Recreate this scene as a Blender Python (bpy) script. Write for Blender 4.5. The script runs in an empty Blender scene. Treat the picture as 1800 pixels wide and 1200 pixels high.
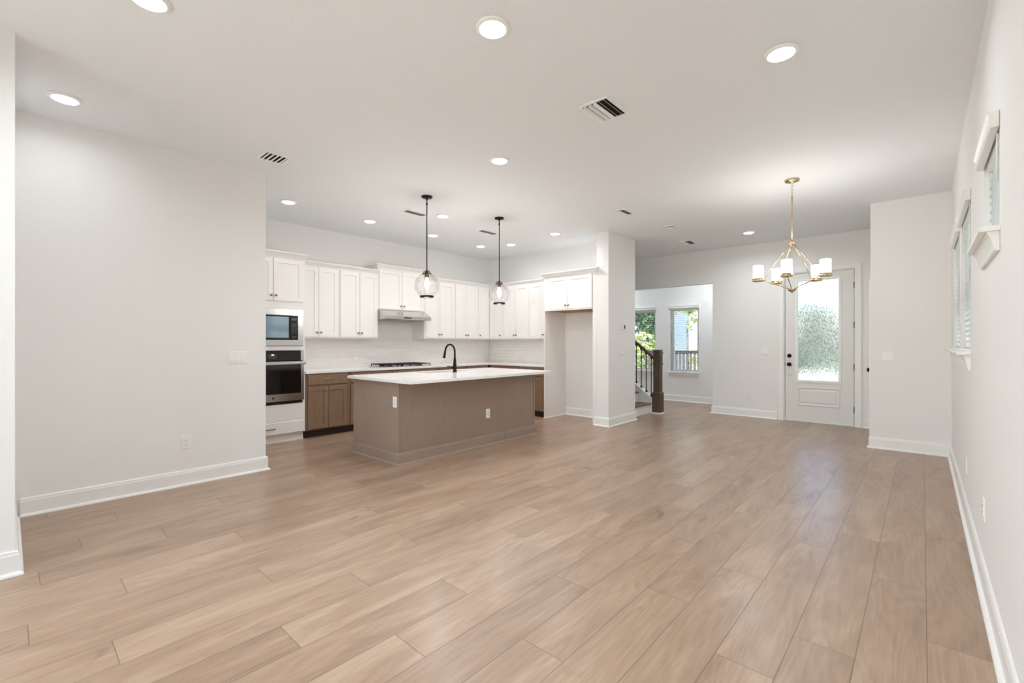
import bpy, bmesh, math, random
from mathutils import Vector, Matrix
random.seed(7)
S = bpy.context.scene
COL = S.collection
PI = math.pi

# ------------------------------------------------------------------ camera, world, sun, exposure
CH = 3.04                      # ceiling height
YAW = math.atan(721 / 800)
cam = bpy.data.cameras.new('camera')
cam.sensor_width = 36
cam.lens = 16.0
cam.shift_y = 3 / 1800
cam.clip_start = 0.02
cam.clip_end = 300
camo = bpy.data.objects.new('camera', cam)
COL.objects.link(camo)
camo.location = (0, 0, 1.3)
camo.rotation_euler = (PI / 2, 0, YAW)
S.camera = camo

W = bpy.data.worlds.new('world')
S.world = W
W.use_nodes = True
wn = W.node_tree
sky = wn.nodes.new('ShaderNodeTexSky')
sky.sky_type = 'NISHITA'
sky.sun_disc = False
sky.sun_elevation = math.radians(52)
sky.sun_rotation = math.radians(200)
sky.air_density = 1.0
sky.dust_density = 2.5
wn.links.new(sky.outputs[0], wn.nodes['Background'].inputs[0])
wn.nodes['Background'].inputs[1].default_value = 0.5

sun = bpy.data.lights.new('sun', 'SUN')
sun.energy = 10.0
sun.angle = math.radians(1.0)
sun.color = (1, 0.975, 0.94)
suno = bpy.data.objects.new('sun', sun)
COL.objects.link(suno)
suno.location = (3, -8, 12)
suno.rotation_euler = Vector((-0.42, 0.50, -0.76)).to_track_quat('-Z', 'Y').to_euler()

S.view_settings.view_transform = 'Standard'
S.view_settings.look = 'None'
S.view_settings.gamma = 1
S.view_settings.use_curve_mapping = False
S.view_settings.exposure = 0.66
LAMP_W = 7.0                  # watts of one ceiling light
LAMP_C = (0.97, 0.98, 1.0)     # kitchen lamps
LAMP_D = (0.885, 0.95, 1.0)     # living room and entry lamps
try:
    S.cycles.use_denoising = True
    S.cycles.max_bounces = 14
    S.cycles.diffuse_bounces = 8
    S.cycles.glossy_bounces = 5
    S.cycles.transmission_bounces = 8
    S.cycles.transparent_max_bounces = 16
    S.cycles.sample_clamp_indirect = 6
except Exception:
    pass

def portal(name, loc, rot, sx, sy):
    l = bpy.data.lights.new(name, 'AREA')
    l.shape = 'RECTANGLE'
    l.size = sx
    l.size_y = sy
    l.energy = 1
    l.cycles.is_portal = True
    o = bpy.data.objects.new(name, l)
    COL.objects.link(o)
    o.location = loc
    o.rotation_euler = rot
portal('portal_back', (-1.77, -1.98, 1.36), (PI / 2, 0, 0), 3.66, 2.72)
portal('portal_high_window', (0.41, 3.225, 2.03), (0, PI / 2, 0), 0.5, 0.7)
portal('portal_side_window', (0.41, 4.96, 1.79), (0, PI / 2, 0), 1.06, 1.0)
portal('portal_side_window_far', (0.41, 6.16, 1.79), (0, PI / 2, 0), 1.06, 1.0)
portal('portal_front_room', (-3.95, 10.3, 1.36), (-PI / 2, 0, 0), 0.66, 1.46)
portal('portal_front_room_far', (-4.94, 10.3, 1.36), (-PI / 2, 0, 0), 0.66, 1.46)
portal('portal_door', (-1.26, 8.96, 1.5), (-PI / 2, 0, 0), 0.56, 1.62)

# ------------------------------------------------------------------ materials
def lin(c):
    r = []
    for v in c:
        v /= 255
        r.append(v / 12.92 if v <= 0.04045 else ((v + 0.055) / 1.055) ** 2.4)
    return (r[0], r[1], r[2], 1)

class NT:
    def __init__(s, name):
        s.m = bpy.data.materials.new(name)
        s.m.use_nodes = True
        s.t = s.m.node_tree
        s.b = s.t.nodes['Principled BSDF']
        s.out = s.t.nodes['Material Output']
    def n(s, typ, **kw):
        x = s.t.nodes.new(typ)
        for k, v in kw.items():
            if k[0] == 'i' and k[1:].isdigit():
                x.inputs[int(k[1:])].default_value = v
            elif k.startswith('I_'):
                x.inputs[k[2:].replace('_', ' ')].default_value = v
            else:
                setattr(x, k, v)
        return x
    def l(s, a, b):
        s.t.links.new(a, b)
    def math(s, op, a, b=None, c=None):
        x = s.t.nodes.new('ShaderNodeMath')
        x.operation = op
        for i, v in enumerate((a, b, c)):
            if v is None:
                continue
            if isinstance(v, (int, float)):
                x.inputs[i].default_value = v
            else:
                s.l(v, x.inputs[i])
        return x.outputs[0]

def mat(name, col, rough=0.5, metal=0.0, bump=0.0, bscale=80, var=0.03, spec=0.5, coat=0.0, stretch=None):
    N = NT(name)
    N.b.inputs['Roughness'].default_value = rough
    N.b.inputs['Metallic'].default_value = metal
    N.b.inputs['Specular IOR Level'].default_value = spec
    N.b.inputs['Coat Weight'].default_value = coat
    N.b.inputs['Coat Roughness'].default_value = 0.08
    tc = N.n('ShaderNodeTexCoord')
    mp = N.n('ShaderNodeMapping')
    if stretch:
        mp.inputs['Scale'].default_value = stretch
    N.l(tc.outputs['Object'], mp.inputs[0])
    nz = N.n('ShaderNodeTexNoise', I_Scale=bscale if bump else 12.0, I_Detail=3.0)
    N.l(mp.outputs[0], nz.inputs['Vector'])
    L = lin(col)
    cr = N.n('ShaderNodeValToRGB')
    cr.color_ramp.elements[0].position = 0.3
    cr.color_ramp.elements[1].position = 0.7
    cr.color_ramp.elements[0].color = tuple(v * (1 - var) for v in L[:3]) + (1,)
    cr.color_ramp.elements[1].color = tuple(min(1, v * (1 + var)) for v in L[:3]) + (1,)
    N.l(nz.outputs['Fac'], cr.inputs[0])
    N.l(cr.outputs[0], N.b.inputs['Base Color'])
    if bump:
        bp = N.n('ShaderNodeBump', I_Strength=bump, I_Distance=0.002)
        N.l(nz.outputs['Fac'], bp.inputs['Height'])
        N.l(bp.outputs[0], N.b.inputs['Normal'])
    return N.m

M = {}
M['wall'] = mat('wall_paint', (236, 236, 235), 0.75, var=0.006, bump=0.12, bscale=160)
M['ceiling'] = mat('ceiling_paint', (233, 236, 238), 0.85, var=0.006, bump=0.5, bscale=55)
M['trim'] = mat('trim_paint', (240, 240, 238), 0.35, var=0.005)
M['cabinet'] = mat('white_cabinet_paint', (240, 238, 236), 0.38, var=0.006)
M['door'] = mat('door_paint', (228, 228, 226), 0.4, var=0.006)
M['plastic'] = mat('white_plastic', (240, 240, 238), 0.3, var=0.005)
M['black'] = mat('matte_black_metal', (20, 20, 21), 0.38, 0.6, var=0.1)
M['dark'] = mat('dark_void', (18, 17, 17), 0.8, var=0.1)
M['iron'] = mat('black_iron', (30, 29, 28), 0.5, 0.7, var=0.12)
M['bronze'] = mat('brushed_bronze', (150, 124, 96), 0.32, 1.0, var=0.08)
M['socket'] = mat('socket_bronze', (92, 78, 68), 0.4, 0.8, var=0.08)
M['gold'] = mat('brushed_gold', (204, 182, 142), 0.27, 1.0, var=0.05)
M['steel'] = mat('stainless_steel', (200, 198, 196), 0.24, 1.0, var=0.04, bump=0.05, bscale=30, stretch=(1, 1, 40))
M['blackglass'] = mat('black_glass', (10, 9, 9), 0.06, 0.0, var=0.1, spec=0.6)
M['mirrorglass'] = mat('reflective_dark_glass', (172, 184, 198), 0.04, 1.0, var=0.05)
M['castiron'] = mat('cast_iron', (28, 26, 25), 0.55, 0.3, var=0.2, bump=0.3, bscale=300)
M['quartz'] = mat('white_quartz', (243, 242, 240), 0.12, var=0.004, spec=0.5)
M['sinksteel'] = mat('sink_steel', (150, 150, 150), 0.3, 1.0, var=0.04)
M['rubber'] = mat('dark_display', (52, 50, 50), 0.3, var=0.05)
M['grey'] = mat('grey_duct', (120, 122, 122), 0.7, var=0.05)
M['ply'] = mat('bare_plywood', (176, 122, 72), 0.6, var=0.12, stretch=(1, 8, 8))
M['concrete'] = mat('concrete', (196, 192, 184), 0.9, var=0.08, bump=0.3)
M['stucco'] = mat('stucco', (222, 220, 214), 0.9, var=0.04, bump=0.3)

def wood(name, c0, c1, rough, axis='Z', scale=1.0):
    N = NT(name)
    tc = N.n('ShaderNodeTexCoord')
    mp = N.n('ShaderNodeMapping')
    sc = {'Z': (38, 38, 2.2), 'X': (2.2, 38, 38), 'Y': (38, 2.2, 38)}[axis]
    mp.inputs['Scale'].default_value = tuple(v * scale for v in sc)
    N.l(tc.outputs['Object'], mp.inputs[0])
    nz = N.n('ShaderNodeTexNoise', I_Scale=1.0, I_Detail=5.0, I_Roughness=0.6, I_Distortion=0.4)
    N.l(mp.outputs[0], nz.inputs['Vector'])
    n2 = N.n('ShaderNodeTexNoise', I_Scale=2.4, I_Detail=2.0)
    N.l(tc.outputs['Object'], n2.inputs['Vector'])
    f = N.math('ADD', N.math('MULTIPLY', nz.outputs['Fac'], 0.65), N.math('MULTIPLY', n2.outputs['Fac'], 0.35))
    cr = N.n('ShaderNodeValToRGB')
    cr.color_ramp.elements[0].position = 0.32
    cr.color_ramp.elements[1].position = 0.68
    cr.color_ramp.elements[0].color = lin(c0)
    cr.color_ramp.elements[1].color = lin(c1)
    N.l(f, cr.inputs[0])
    N.l(cr.outputs[0], N.b.inputs['Base Color'])
    N.b.inputs['Roughness'].default_value = rough
    bp = N.n('ShaderNodeBump', I_Strength=0.08, I_Distance=0.002)
    N.l(nz.outputs['Fac'], bp.inputs['Height'])
    N.l(bp.outputs[0], N.b.inputs['Normal'])
    return N.m
M['brown'] = wood('stained_maple', (128, 103, 83), (149, 122, 100), 0.38)
M['islandwood'] = wood('stained_maple_panel', (150, 131, 117), (160, 141, 125), 0.42)
M['toe'] = wood('dark_toe_kick', (48, 36, 28), (62, 47, 37), 0.5)
M['stairwood'] = wood('walnut_stair_stain', (70, 55, 42), (98, 78, 61), 0.4)
M['treadwood'] = wood('walnut_tread', (96, 80, 64), (126, 108, 90), 0.4, axis='Y')

def emit(name, col, strength, rough=0.4):
    N = NT(name)
    tc = N.n('ShaderNodeTexCoord')
    nz = N.n('ShaderNodeTexNoise', I_Scale=6.0)
    N.l(tc.outputs['Object'], nz.inputs['Vector'])
    N.b.inputs['Base Color'].default_value = (0.9, 0.9, 0.9, 1)
    N.b.inputs['Roughness'].default_value = rough
    N.b.inputs['Emission Color'].default_value = col + (1,)
    st = N.math('ADD', N.math('MULTIPLY', nz.outputs['Fac'], 0.04 * strength), 0.98 * strength)
    N.l(st, N.b.inputs['Emission Strength'])
    return N.m
M['lens'] = emit('lit_diffuser', (1.0, 0.97, 0.93), 5.0)
M['bulb'] = emit('lit_filament_bulb', (1.0, 0.93, 0.82), 9.0)
M['shade'] = emit('lit_opal_glass', (1.0, 0.96, 0.90), 0.95, 0.25)
M['led'] = emit('lit_display', (0.7, 0.8, 1.0), 3.0)

def thin_glass(name, tint=(1, 1, 1), gloss=1.0, rough=0.0, wav=0.0):
    N = NT(name)
    N.t.nodes.remove(N.b)
    tr = N.n('ShaderNodeBsdfTransparent')
    tr.inputs[0].default_value = tint + (1,)
    gl = N.n('ShaderNodeBsdfGlossy', I_Roughness=rough)
    fr = N.n('ShaderNodeFresnel', I_IOR=1.45)
    mx = N.n('ShaderNodeMixShader')
    tc = N.n('ShaderNodeTexCoord')
    nz = N.n('ShaderNodeTexNoise', I_Scale=9.0)
    N.l(tc.outputs['Object'], nz.inputs['Vector'])
    bp = N.n('ShaderNodeBump', I_Strength=wav, I_Distance=0.004)
    N.l(nz.outputs['Fac'], bp.inputs['Height'])
    N.l(bp.outputs[0], gl.inputs['Normal'])
    N.l(N.math('MULTIPLY', fr.outputs[0], gloss), mx.inputs[0])
    N.l(tr.outputs[0], mx.inputs[1])
    N.l(gl.outputs[0], mx.inputs[2])
    N.l(mx.outputs[0], N.out.inputs[0])
    return N.m
M['glass'] = thin_glass('window_glass', (0.95, 0.97, 0.97), 0.8)
M['globe'] = thin_glass('seeded_clear_glass', (0.985, 0.985, 0.985), 0.35, 0.02, 0.6)

def rain_glass():
    N = NT('rain_glass')
    N.t.nodes.remove(N.b)
    rf = N.n('ShaderNodeBsdfRefraction', I_Roughness=0.03, I_IOR=1.35)
    rf.inputs[0].default_value = (0.97, 0.985, 0.98, 1)
    tl = N.n('ShaderNodeBsdfTranslucent')
    tl.inputs[0].default_value = (0.93, 0.95, 0.95, 1)
    gl = N.n('ShaderNodeBsdfGlossy', I_Roughness=0.12)
    tc = N.n('ShaderNodeTexCoord')
    mp = N.n('ShaderNodeMapping')
    mp.inputs['Scale'].default_value = (55, 55, 30)
    N.l(tc.outputs['Object'], mp.inputs[0])
    vo = N.n('ShaderNodeTexNoise', I_Scale=1.0, I_Detail=3.0, I_Roughness=0.65)
    N.l(mp.outputs[0], vo.inputs['Vector'])
    bp = N.n('ShaderNodeBump', I_Strength=0.42, I_Distance=0.006)
    N.l(vo.outputs['Fac'], bp.inputs['Height'])
    N.l(bp.outputs[0], rf.inputs['Normal'])
    N.l(bp.outputs[0], gl.inputs['Normal'])
    rc = N.n('ShaderNodeValToRGB')  # darker flecks put into the glass colour, standing in for refracted speckle
    rc.color_ramp.elements[0].position = 0.36
    rc.color_ramp.elements[1].position = 0.52
    rc.color_ramp.elements[0].color = (0.58, 0.61, 0.60, 1)
    rc.color_ramp.elements[1].color = (0.96, 0.975, 0.98, 1)
    N.l(vo.outputs['Fac'], rc.inputs[0])
    N.l(rc.outputs[0], rf.inputs[0])
    m1 = N.n('ShaderNodeMixShader', i0=0.06)
    N.l(rf.outputs[0], m1.inputs[1])
    N.l(tl.outputs[0], m1.inputs[2])
    m2 = N.n('ShaderNodeMixShader', i0=0.05)
    N.l(m1.outputs[0], m2.inputs[1])
    N.l(gl.outputs[0], m2.inputs[2])
    N.l(m2.outputs[0], N.out.inputs[0])
    return N.m
M['rain'] = rain_glass()

def blind_mat():
    N = NT('blind_slat')
    N.t.nodes.remove(N.b)
    d = N.n('ShaderNodeBsdfDiffuse')
    t = N.n('ShaderNodeBsdfTranslucent')
    tc = N.n('ShaderNodeTexCoord')
    nz = N.n('ShaderNodeTexNoise', I_Scale=20.0)
    N.l(tc.outputs['Object'], nz.inputs['Vector'])
    cr = N.n('ShaderNodeValToRGB')
    cr.color_ramp.elements[0].color = (0.80, 0.80, 0.79, 1)
    cr.color_ramp.elements[1].color = (0.86, 0.86, 0.85, 1)
    N.l(nz.outputs['Fac'], cr.inputs[0])
    N.l(cr.outputs[0], d.inputs[0])
    N.l(cr.outputs[0], t.inputs[0])
    mx = N.n('ShaderNodeMixShader', i0=0.68)
    N.l(d.outputs[0], mx.inputs[1])
    N.l(t.outputs[0], mx.inputs[2])
    N.l(mx.outputs[0], N.out.inputs[0])
    return N.m
M['slat'] = blind_mat()

def tile_mat():
    N = NT('glazed_subway_tile')
    tc = N.n('ShaderNodeTexCoord')
    br = N.n('ShaderNodeTexBrick', I_Scale=1.0, I_Mortar_Size=0.0016, I_Brick_Width=0.2, I_Row_Height=0.064, I_Bias=0.0)
    br.inputs['Mortar Smooth'].default_value = 0.3
    br.inputs['Color1'].default_value = lin((240, 237, 234))
    br.inputs['Color2'].default_value = lin((236, 232, 228))
    br.inputs['Mortar'].default_value = lin((232, 228, 224))
    N.l(tc.outputs['UV'], br.inputs['Vector'])
    N.l(br.outputs['Color'], N.b.inputs['Base Color'])
    N.b.inputs['Roughness'].default_value = 0.1
    mp = N.n('ShaderNodeMapping')
    mp.inputs['Scale'].default_value = (14, 40, 1)
    N.l(tc.outputs['UV'], mp.inputs[0])
    nz = N.n('ShaderNodeTexNoise', I_Scale=1.0, I_Detail=2.0)
    N.l(mp.outputs[0], nz.inputs['Vector'])
    h = N.math('SUBTRACT', N.math('MULTIPLY', nz.outputs['Fac'], 0.5), N.math('MULTIPLY', br.outputs['Fac'], 0.5))
    bp = N.n('ShaderNodeBump', I_Strength=0.7, I_Distance=0.004)
    N.l(h, bp.inputs['Height'])
    N.l(bp.outputs[0], N.b.inputs['Normal'])
    return N.m
M['tile'] = tile_mat()

def floor_mat():
    """vinyl oak planks 0.2205 wide, 1.48 long; each row has its own joint offset"""
    N = NT('oak_plank_floor')
    PW, PL, X0 = 0.2205, 1.48, 0.2355
    joints = [2.69, 3.23, 2.34, 1.988, 2.78, 2.282, 1.52, 2.054, 1.16, 1.60, 0.84, 1.30, 1.787, 0.968, 1.544, 0.42, 1.05,
              0.12, 0.72, 0.32, 1.18, 0.55, 0.9, 0.2, 1.3, 0.66, 0.03, 1.0, 0.4, 1.25, 0.8, 0.15]
    tc = N.n('ShaderNodeTexCoord')
    sp = N.n('ShaderNodeSeparateXYZ')
    N.l(tc.outputs['Object'], sp.inputs[0])
    X, Y = sp.outputs[0], sp.outputs[1]
    u = N.math('DIVIDE', N.math('SUBTRACT', X0, X), PW)
    row = N.math('FLOOR', u)
    ramp = N.n('ShaderNodeValToRGB')
    cr = ramp.color_ramp
    cr.interpolation = 'CONSTANT'
    while len(cr.elements) < 32:
        cr.elements.new(0.5)
    for i, e in enumerate(cr.elements):
        e.position = i / 32
    for i in range(32):
        v = (joints[i] % PL) / PL
        cr.elements[i].color = (v, v, v, 1)
    N.l(N.math('DIVIDE', N.math('ADD', row, 0.5), 32.0), ramp.inputs[0])
    sep = N.n('ShaderNodeSeparateColor')
    N.l(ramp.outputs[0], sep.inputs[0])
    v = N.math('SUBTRACT', N.math('DIVIDE', Y, PL), sep.outputs[0])
    col = N.math('FLOOR', v)
    fu = N.math('FRACT', u)
    fv = N.math('FRACT', v)
    def edge(f, size, wdt):
        d = N.math('MULTIPLY', N.math('MINIMUM', f, N.math('SUBTRACT', 1.0, f)), size)
        return N.math('SUBTRACT', 1.0, N.math('SMOOTH_MIN', N.math('DIVIDE', d, wdt), 1.0, 0.2))
    seam = N.math('MAXIMUM', N.math('MAXIMUM', edge(fu, PW, 0.0026), edge(fv, PL, 0.0026)), 0.0)
    cmb = N.n('ShaderNodeCombineXYZ')
    N.l(row, cmb.inputs[0])
    N.l(col, cmb.inputs[1])
    wnz = N.n('ShaderNodeTexWhiteNoise', noise_dimensions='2D')
    N.l(cmb.outputs[0], wnz.inputs['Vector'])
    pv = wnz.outputs['Value']
    # grain coordinates shifted per plank
    gx = N.math('ADD', X, N.math('MULTIPLY', pv, 37.0))
    gy = N.math('ADD', Y, N.math('MULTIPLY', pv, 91.0))
    gc = N.n('ShaderNodeCombineXYZ')
    N.l(gx, gc.inputs[0])
    N.l(gy, gc.inputs[1])
    def noise(sx, sy, detail, rough, dist):
        mp = N.n('ShaderNodeMapping')
        mp.inputs['Scale'].default_value = (sx, sy, 1)
        N.l(gc.outputs[0], mp.inputs[0])
        z = N.n('ShaderNodeTexNoise', I_Scale=1.0, I_Detail=detail, I_Roughness=rough, I_Distortion=dist)
        N.l(mp.outputs[0], z.inputs['Vector'])
        return z.outputs['Fac']
    broad = noise(7.5, 1.3, 4.0, 0.55, 0.9)
    fine = noise(110, 4.5, 4.0, 0.6, 0.3)
    # cathedral figure: rings of a stretched noise field
    fieldv = noise(5.5, 0.75, 1.5, 0.4, 0.2)
    rings = N.math('SINE', N.math('MULTIPLY', fieldv, 95.0))
    knots = noise(5.0, 2.2, 2.0, 0.5, 1.2)
    kn = N.n('ShaderNodeMapRange')
    kn.inputs['From Min'].default_value = 0.67
    kn.inputs['From Max'].default_value = 0.78
    N.l(knots, kn.inputs['Value'])
    f = N.math('ADD', N.math('MULTIPLY', broad, 0.66), N.math('MULTIPLY', fine, 0.34))
    f = N.math('ADD', f, N.math('MULTIPLY', rings, 0.03))
    f = N.math('ADD', f, N.math('MULTIPLY', N.math('SUBTRACT', pv, 0.5), 0.17))
    f = N.math('SUBTRACT', f, N.math('MULTIPLY', kn.outputs[0], 0.22))
    cr2 = N.n('ShaderNodeValToRGB')
    e = cr2.color_ramp.elements
    e[0].position = 0.18
    e[0].color = lin((124, 101, 84))
    e[1].position = 0.78
    e[1].color = lin((186, 163, 141))
    m1 = e.new(0.40)
    m1.color = lin((154, 128, 107))
    m2 = e.new(0.56)
    m2.color = lin((168, 142, 120))
    N.l(f, cr2.inputs[0])
    mix = N.n('ShaderNodeMix', data_type='RGBA', blend_type='MULTIPLY')
    N.l(N.math('MULTIPLY', seam, 0.85), mix.inputs[0])
    N.l(cr2.outputs[0], mix.inputs[6])
    mix.inputs[7].default_value = (0.25, 0.2, 0.16, 1)
    N.l(mix.outputs[2], N.b.inputs['Base Color'])
    N.l(N.math('ADD', N.math('MULTIPLY', fine, 0.12), 0.27), N.b.inputs['Roughness'])
    N.b.inputs['Specular IOR Level'].default_value = 0.5
    N.b.inputs['Coat Weight'].default_value = 0.08
    N.b.inputs['Coat Roughness'].default_value = 0.22
    h = N.math('SUBTRACT', N.math('MULTIPLY', fine, 0.25), seam)
    bp = N.n('ShaderNodeBump', I_Strength=0.18, I_Distance=0.003)
    N.l(h, bp.inputs['Height'])
    N.l(bp.outputs[0], N.b.inputs['Normal'])
    return N.m
M['floor'] = floor_mat()

def leaf_mat(name, a, b):
    N = NT(name)
    tc = N.n('ShaderNodeTexCoord')
    nz = N.n('ShaderNodeTexNoise', I_Scale=3.0, I_Detail=2.0)
    N.l(tc.outputs['Object'], nz.inputs['Vector'])
    cr = N.n('ShaderNodeValToRGB')
    cr.color_ramp.elements[0].position = 0.35
    cr.color_ramp.elements[1].position = 0.65
    cr.color_ramp.elements[0].color = lin(a)
    cr.color_ramp.elements[1].color = lin(b)
    N.l(nz.outputs['Fac'], cr.inputs[0])
    N.l(cr.outputs[0], N.b.inputs['Base Color'])
    N.b.inputs['Roughness'].default_value = 0.5
    t = N.n('ShaderNodeBsdfTranslucent')
    N.l(cr.outputs[0], t.inputs[0])
    mx = N.n('ShaderNodeMixShader', i0=0.35)
    N.l(N.b.outputs[0], mx.inputs[1])
    N.l(t.outputs[0], mx.inputs[2])
    N.l(mx.outputs[0], N.out.inputs[0])
    return N.m
M['leaf'] = leaf_mat('tree_leaves', (74, 116, 62), (128, 160, 92))
M['leafy'] = leaf_mat('bright_leaves', (132, 150, 84), (184, 192, 130))
M['leafd'] = leaf_mat('dark_leaves', (54, 78, 54), (94, 118, 84))
M['hedge'] = leaf_mat('hedge_leaves', (72, 84, 70), (112, 122, 104))
M['lawn'] = leaf_mat('lawn_grass', (122, 138, 100), (152, 164, 126))
M['bark'] = wood('bark', (70, 60, 50), (110, 96, 82), 0.9)
M['fencewood'] = wood('grey_fence_wood', (52, 47, 43), (78, 70, 64), 0.8)

def siding_mat():
    N = NT('lap_siding')
    tc = N.n('ShaderNodeTexCoord')
    sp = N.n('ShaderNodeSeparateXYZ')
    N.l(tc.outputs['Object'], sp.inputs[0])
    f = N.math('FRACT', N.math('DIVIDE', sp.outputs[2], 0.17))
    N.b.inputs['Base Color'].default_value = lin((136, 151, 168))
    bp = N.n('ShaderNodeBump', I_Strength=1.0, I_Distance=0.03)
    N.l(f, bp.inputs['Height'])
    N.l(bp.outputs[0], N.b.inputs['Normal'])
    N.b.inputs['Roughness'].default_value = 0.7
    return N.m
M['siding'] = siding_mat()

# ------------------------------------------------------------------ mesh helpers
class MB:
    def __init__(s):
        s.v = []
        s.f = []
        s.sm = []
        s.uv = None
    def add(s, vs, fs, smooth=False):
        o = len(s.v)
        s.v += [tuple(v) for v in vs]
        s.f += [tuple(i + o for i in f) for f in fs]
        s.sm += [smooth] * len(fs)
        return s
    def box(s, x0, x1, y0, y1, z0, z1, b=0.0):
        if b <= 0:
            vs = [(x, y, z) for z in (z0, z1) for y in (y0, y1) for x in (x0, x1)]
            return s.add(vs, [(0, 2, 3, 1), (4, 5, 7, 6), (0, 1, 5, 4), (2, 6, 7, 3), (0, 4, 6, 2), (1, 3, 7, 5)])
        bm = bmesh.new()
        bmesh.ops.create_cube(bm, size=1)
        for v in bm.verts:
            v.co = (x0 if v.co.x < 0 else x1, y0 if v.co.y < 0 else y1, z0 if v.co.z < 0 else z1)
        bmesh.ops.bevel(bm, geom=list(bm.edges), offset=b, segments=2, profile=0.5, affect='EDGES')
        bmesh.ops.recalc_face_normals(bm, faces=bm.faces)
        bm.verts.index_update()
        s.add([v.co[:] for v in bm.verts], [[v.index for v in f.verts] for f in bm.faces])
        bm.free()
        return s
    def loops(s, L, close_a=True, close_b=True, smooth=False):
        n = len(L[0])
        vs = [p for l in L for p in l]
        fs = []
        for i in range(len(L) - 1):
            for j in range(n):
                k = (j + 1) % n
                fs.append((i * n + j, i * n + k, (i + 1) * n + k, (i + 1) * n + j))
        if close_a:
            fs.append(tuple(reversed(range(n))))
        if close_b:
            fs.append(tuple((len(L) - 1) * n + j for j in range(n)))
        return s.add(vs, fs, smooth)
    def rects(s, rl):
        """loft of rectangles in xz planes: (x0,x1,z0,z1,y); first at the back, last at the front (-y)"""
        return s.loops([[(a, y, c), (b, y, c), (b, y, d), (a, y, d)] for a, b, c, d, y in rl])
    def shaker(s, x0, x1, z0, z1, yf, t=0.019, st=0.06, rec=0.009, c=0.002):
        i, r = st, st + 0.003
        return s.rects([(x0, x1, z0, z1, yf + t), (x0, x1, z0, z1, yf + c), (x0 + c, x1 - c, z0 + c, z1 - c, yf),
                        (x0 + i, x1 - i, z0 + i, z1 - i, yf), (x0 + r, x1 - r, z0 + r, z1 - r, yf + rec)])
    def slab(s, x0, x1, z0, z1, yf, t=0.019, c=0.003):
        return s.rects([(x0, x1, z0, z1, yf + t), (x0, x1, z0, z1, yf + c), (x0 + c, x1 - c, z0 + c, z1 - c, yf)])
    def lathe(s, prof, c=(0, 0, 0), n=24, axis='Z', smooth=True, closed=False):
        """prof: (r, h) list"""
        L = []
        for r, h in prof:
            l = []
            for k in range(n):
                a = 2 * PI * k / n
                p = (r * math.cos(a), r * math.sin(a), h)
                if axis == 'Y':
                    p = (p[0], -p[2], p[1])
                elif axis == 'X':
                    p = (p[2], p[0], p[1])
                l.append((c[0] + p[0], c[1] + p[1], c[2] + p[2]))
            L.append(l)
        if closed:
            L.append(L[0])
            return s.loops(L, False, False, smooth)
        return s.loops(L, prof[0][0] > 1e-6, prof[-1][0] > 1e-6, smooth)
    def tube(s, pts, r, n=10, smooth=True, flat=None):
        pts = [Vector(p) for p in pts]
        rr = r if isinstance(r, (list, tuple)) else [r] * len(pts)
        L = []
        ref = None
        for i, p in enumerate(pts):
            if i == 0:
                d = pts[1] - pts[0]
            elif i == len(pts) - 1:
                d = pts[-1] - pts[-2]
            else:
                d = (pts[i + 1] - p).normalized() + (p - pts[i - 1]).normalized()
            d.normalize()
            if ref is None:
                ref = Vector((0, 0, 1)) if abs(d.z) < 0.9 else Vector((1, 0, 0))
            a = d.cross(ref).normalized()
            b = a.cross(d).normalized()
            ref = b
            ka, kb = flat or (1, 1)
            L.append([tuple(p + a * (rr[i] * ka * math.cos(2 * PI * k / n)) + b * (rr[i] * kb * math.sin(2 * PI * k / n))) for k in range(n)])
        return s.loops(L, True, True, smooth)
    def sweep(s, path, prof, closed=False):
        """profile (offset to the right of the path, z) swept along an xy path with mitred corners"""
        P = [Vector(p) for p in path]
        n = len(P)
        L = []
        for i in range(n):
            if closed:
                a, b = P[i] - P[i - 1], P[(i + 1) % n] - P[i]
            else:
                a = P[i] - P[max(i - 1, 0)] if i > 0 else P[1] - P[0]
                b = P[min(i + 1, n - 1)] - P[i] if i < n - 1 else a
            a.normalize()
            b.normalize()
            na, nb = Vector((a.y, -a.x)), Vector((b.y, -b.x))
            m = (na + nb)
            m = m / max(m.dot(na), 0.05)
            L.append([(P[i].x + m.x * o, P[i].y + m.y * o, z) for o, z in prof])
        if closed:
            L.append(L[0])
            return s.loops(L, False, False)
        return s.loops(L, True, True)
    def build(s, name, m, parent=None, loc=None, rz=0.0, uvplane=None):
        me = bpy.data.meshes.new(name)
        me.from_pydata(s.v, [], s.f)
        bm = bmesh.new()
        bm.from_mesh(me)
        bmesh.ops.recalc_face_normals(bm, faces=bm.faces)
        bm.to_mesh(me)
        bm.free()
        if any(s.sm):
            me.polygons.foreach_set('use_smooth', s.sm)
        if uvplane:
            uvl = me.uv_layers.new(name='UVMap')
            a, b = uvplane
            for lp in me.loops:
                co = me.vertices[lp.vertex_index].co
                uvl.data[lp.index].uv = (co[a], co[b])
        me.materials.append(M[m] if isinstance(m, str) else m)
        o = bpy.data.objects.new(name, me)
        COL.objects.link(o)
        if parent:
            o.parent = parent
        if loc:
            o.location = loc
        if rz:
            o.rotation_euler = (0, 0, rz)
        return o

def tag(o, label, cat, group=None, kind=None):
    o['label'] = label
    o['category'] = cat
    if group:
        o['group'] = group
    if kind:
        o['kind'] = kind
    return o

def thing(name, label, cat, loc=(0, 0, 0), rz=0.0, group=None, kind=None):
    o = bpy.data.objects.new(name, None)
    o.empty_display_size = 0.1
    COL.objects.link(o)
    o.location = loc
    o.rotation_euler = (0, 0, rz)
    return tag(o, label, cat, group, kind)

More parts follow.
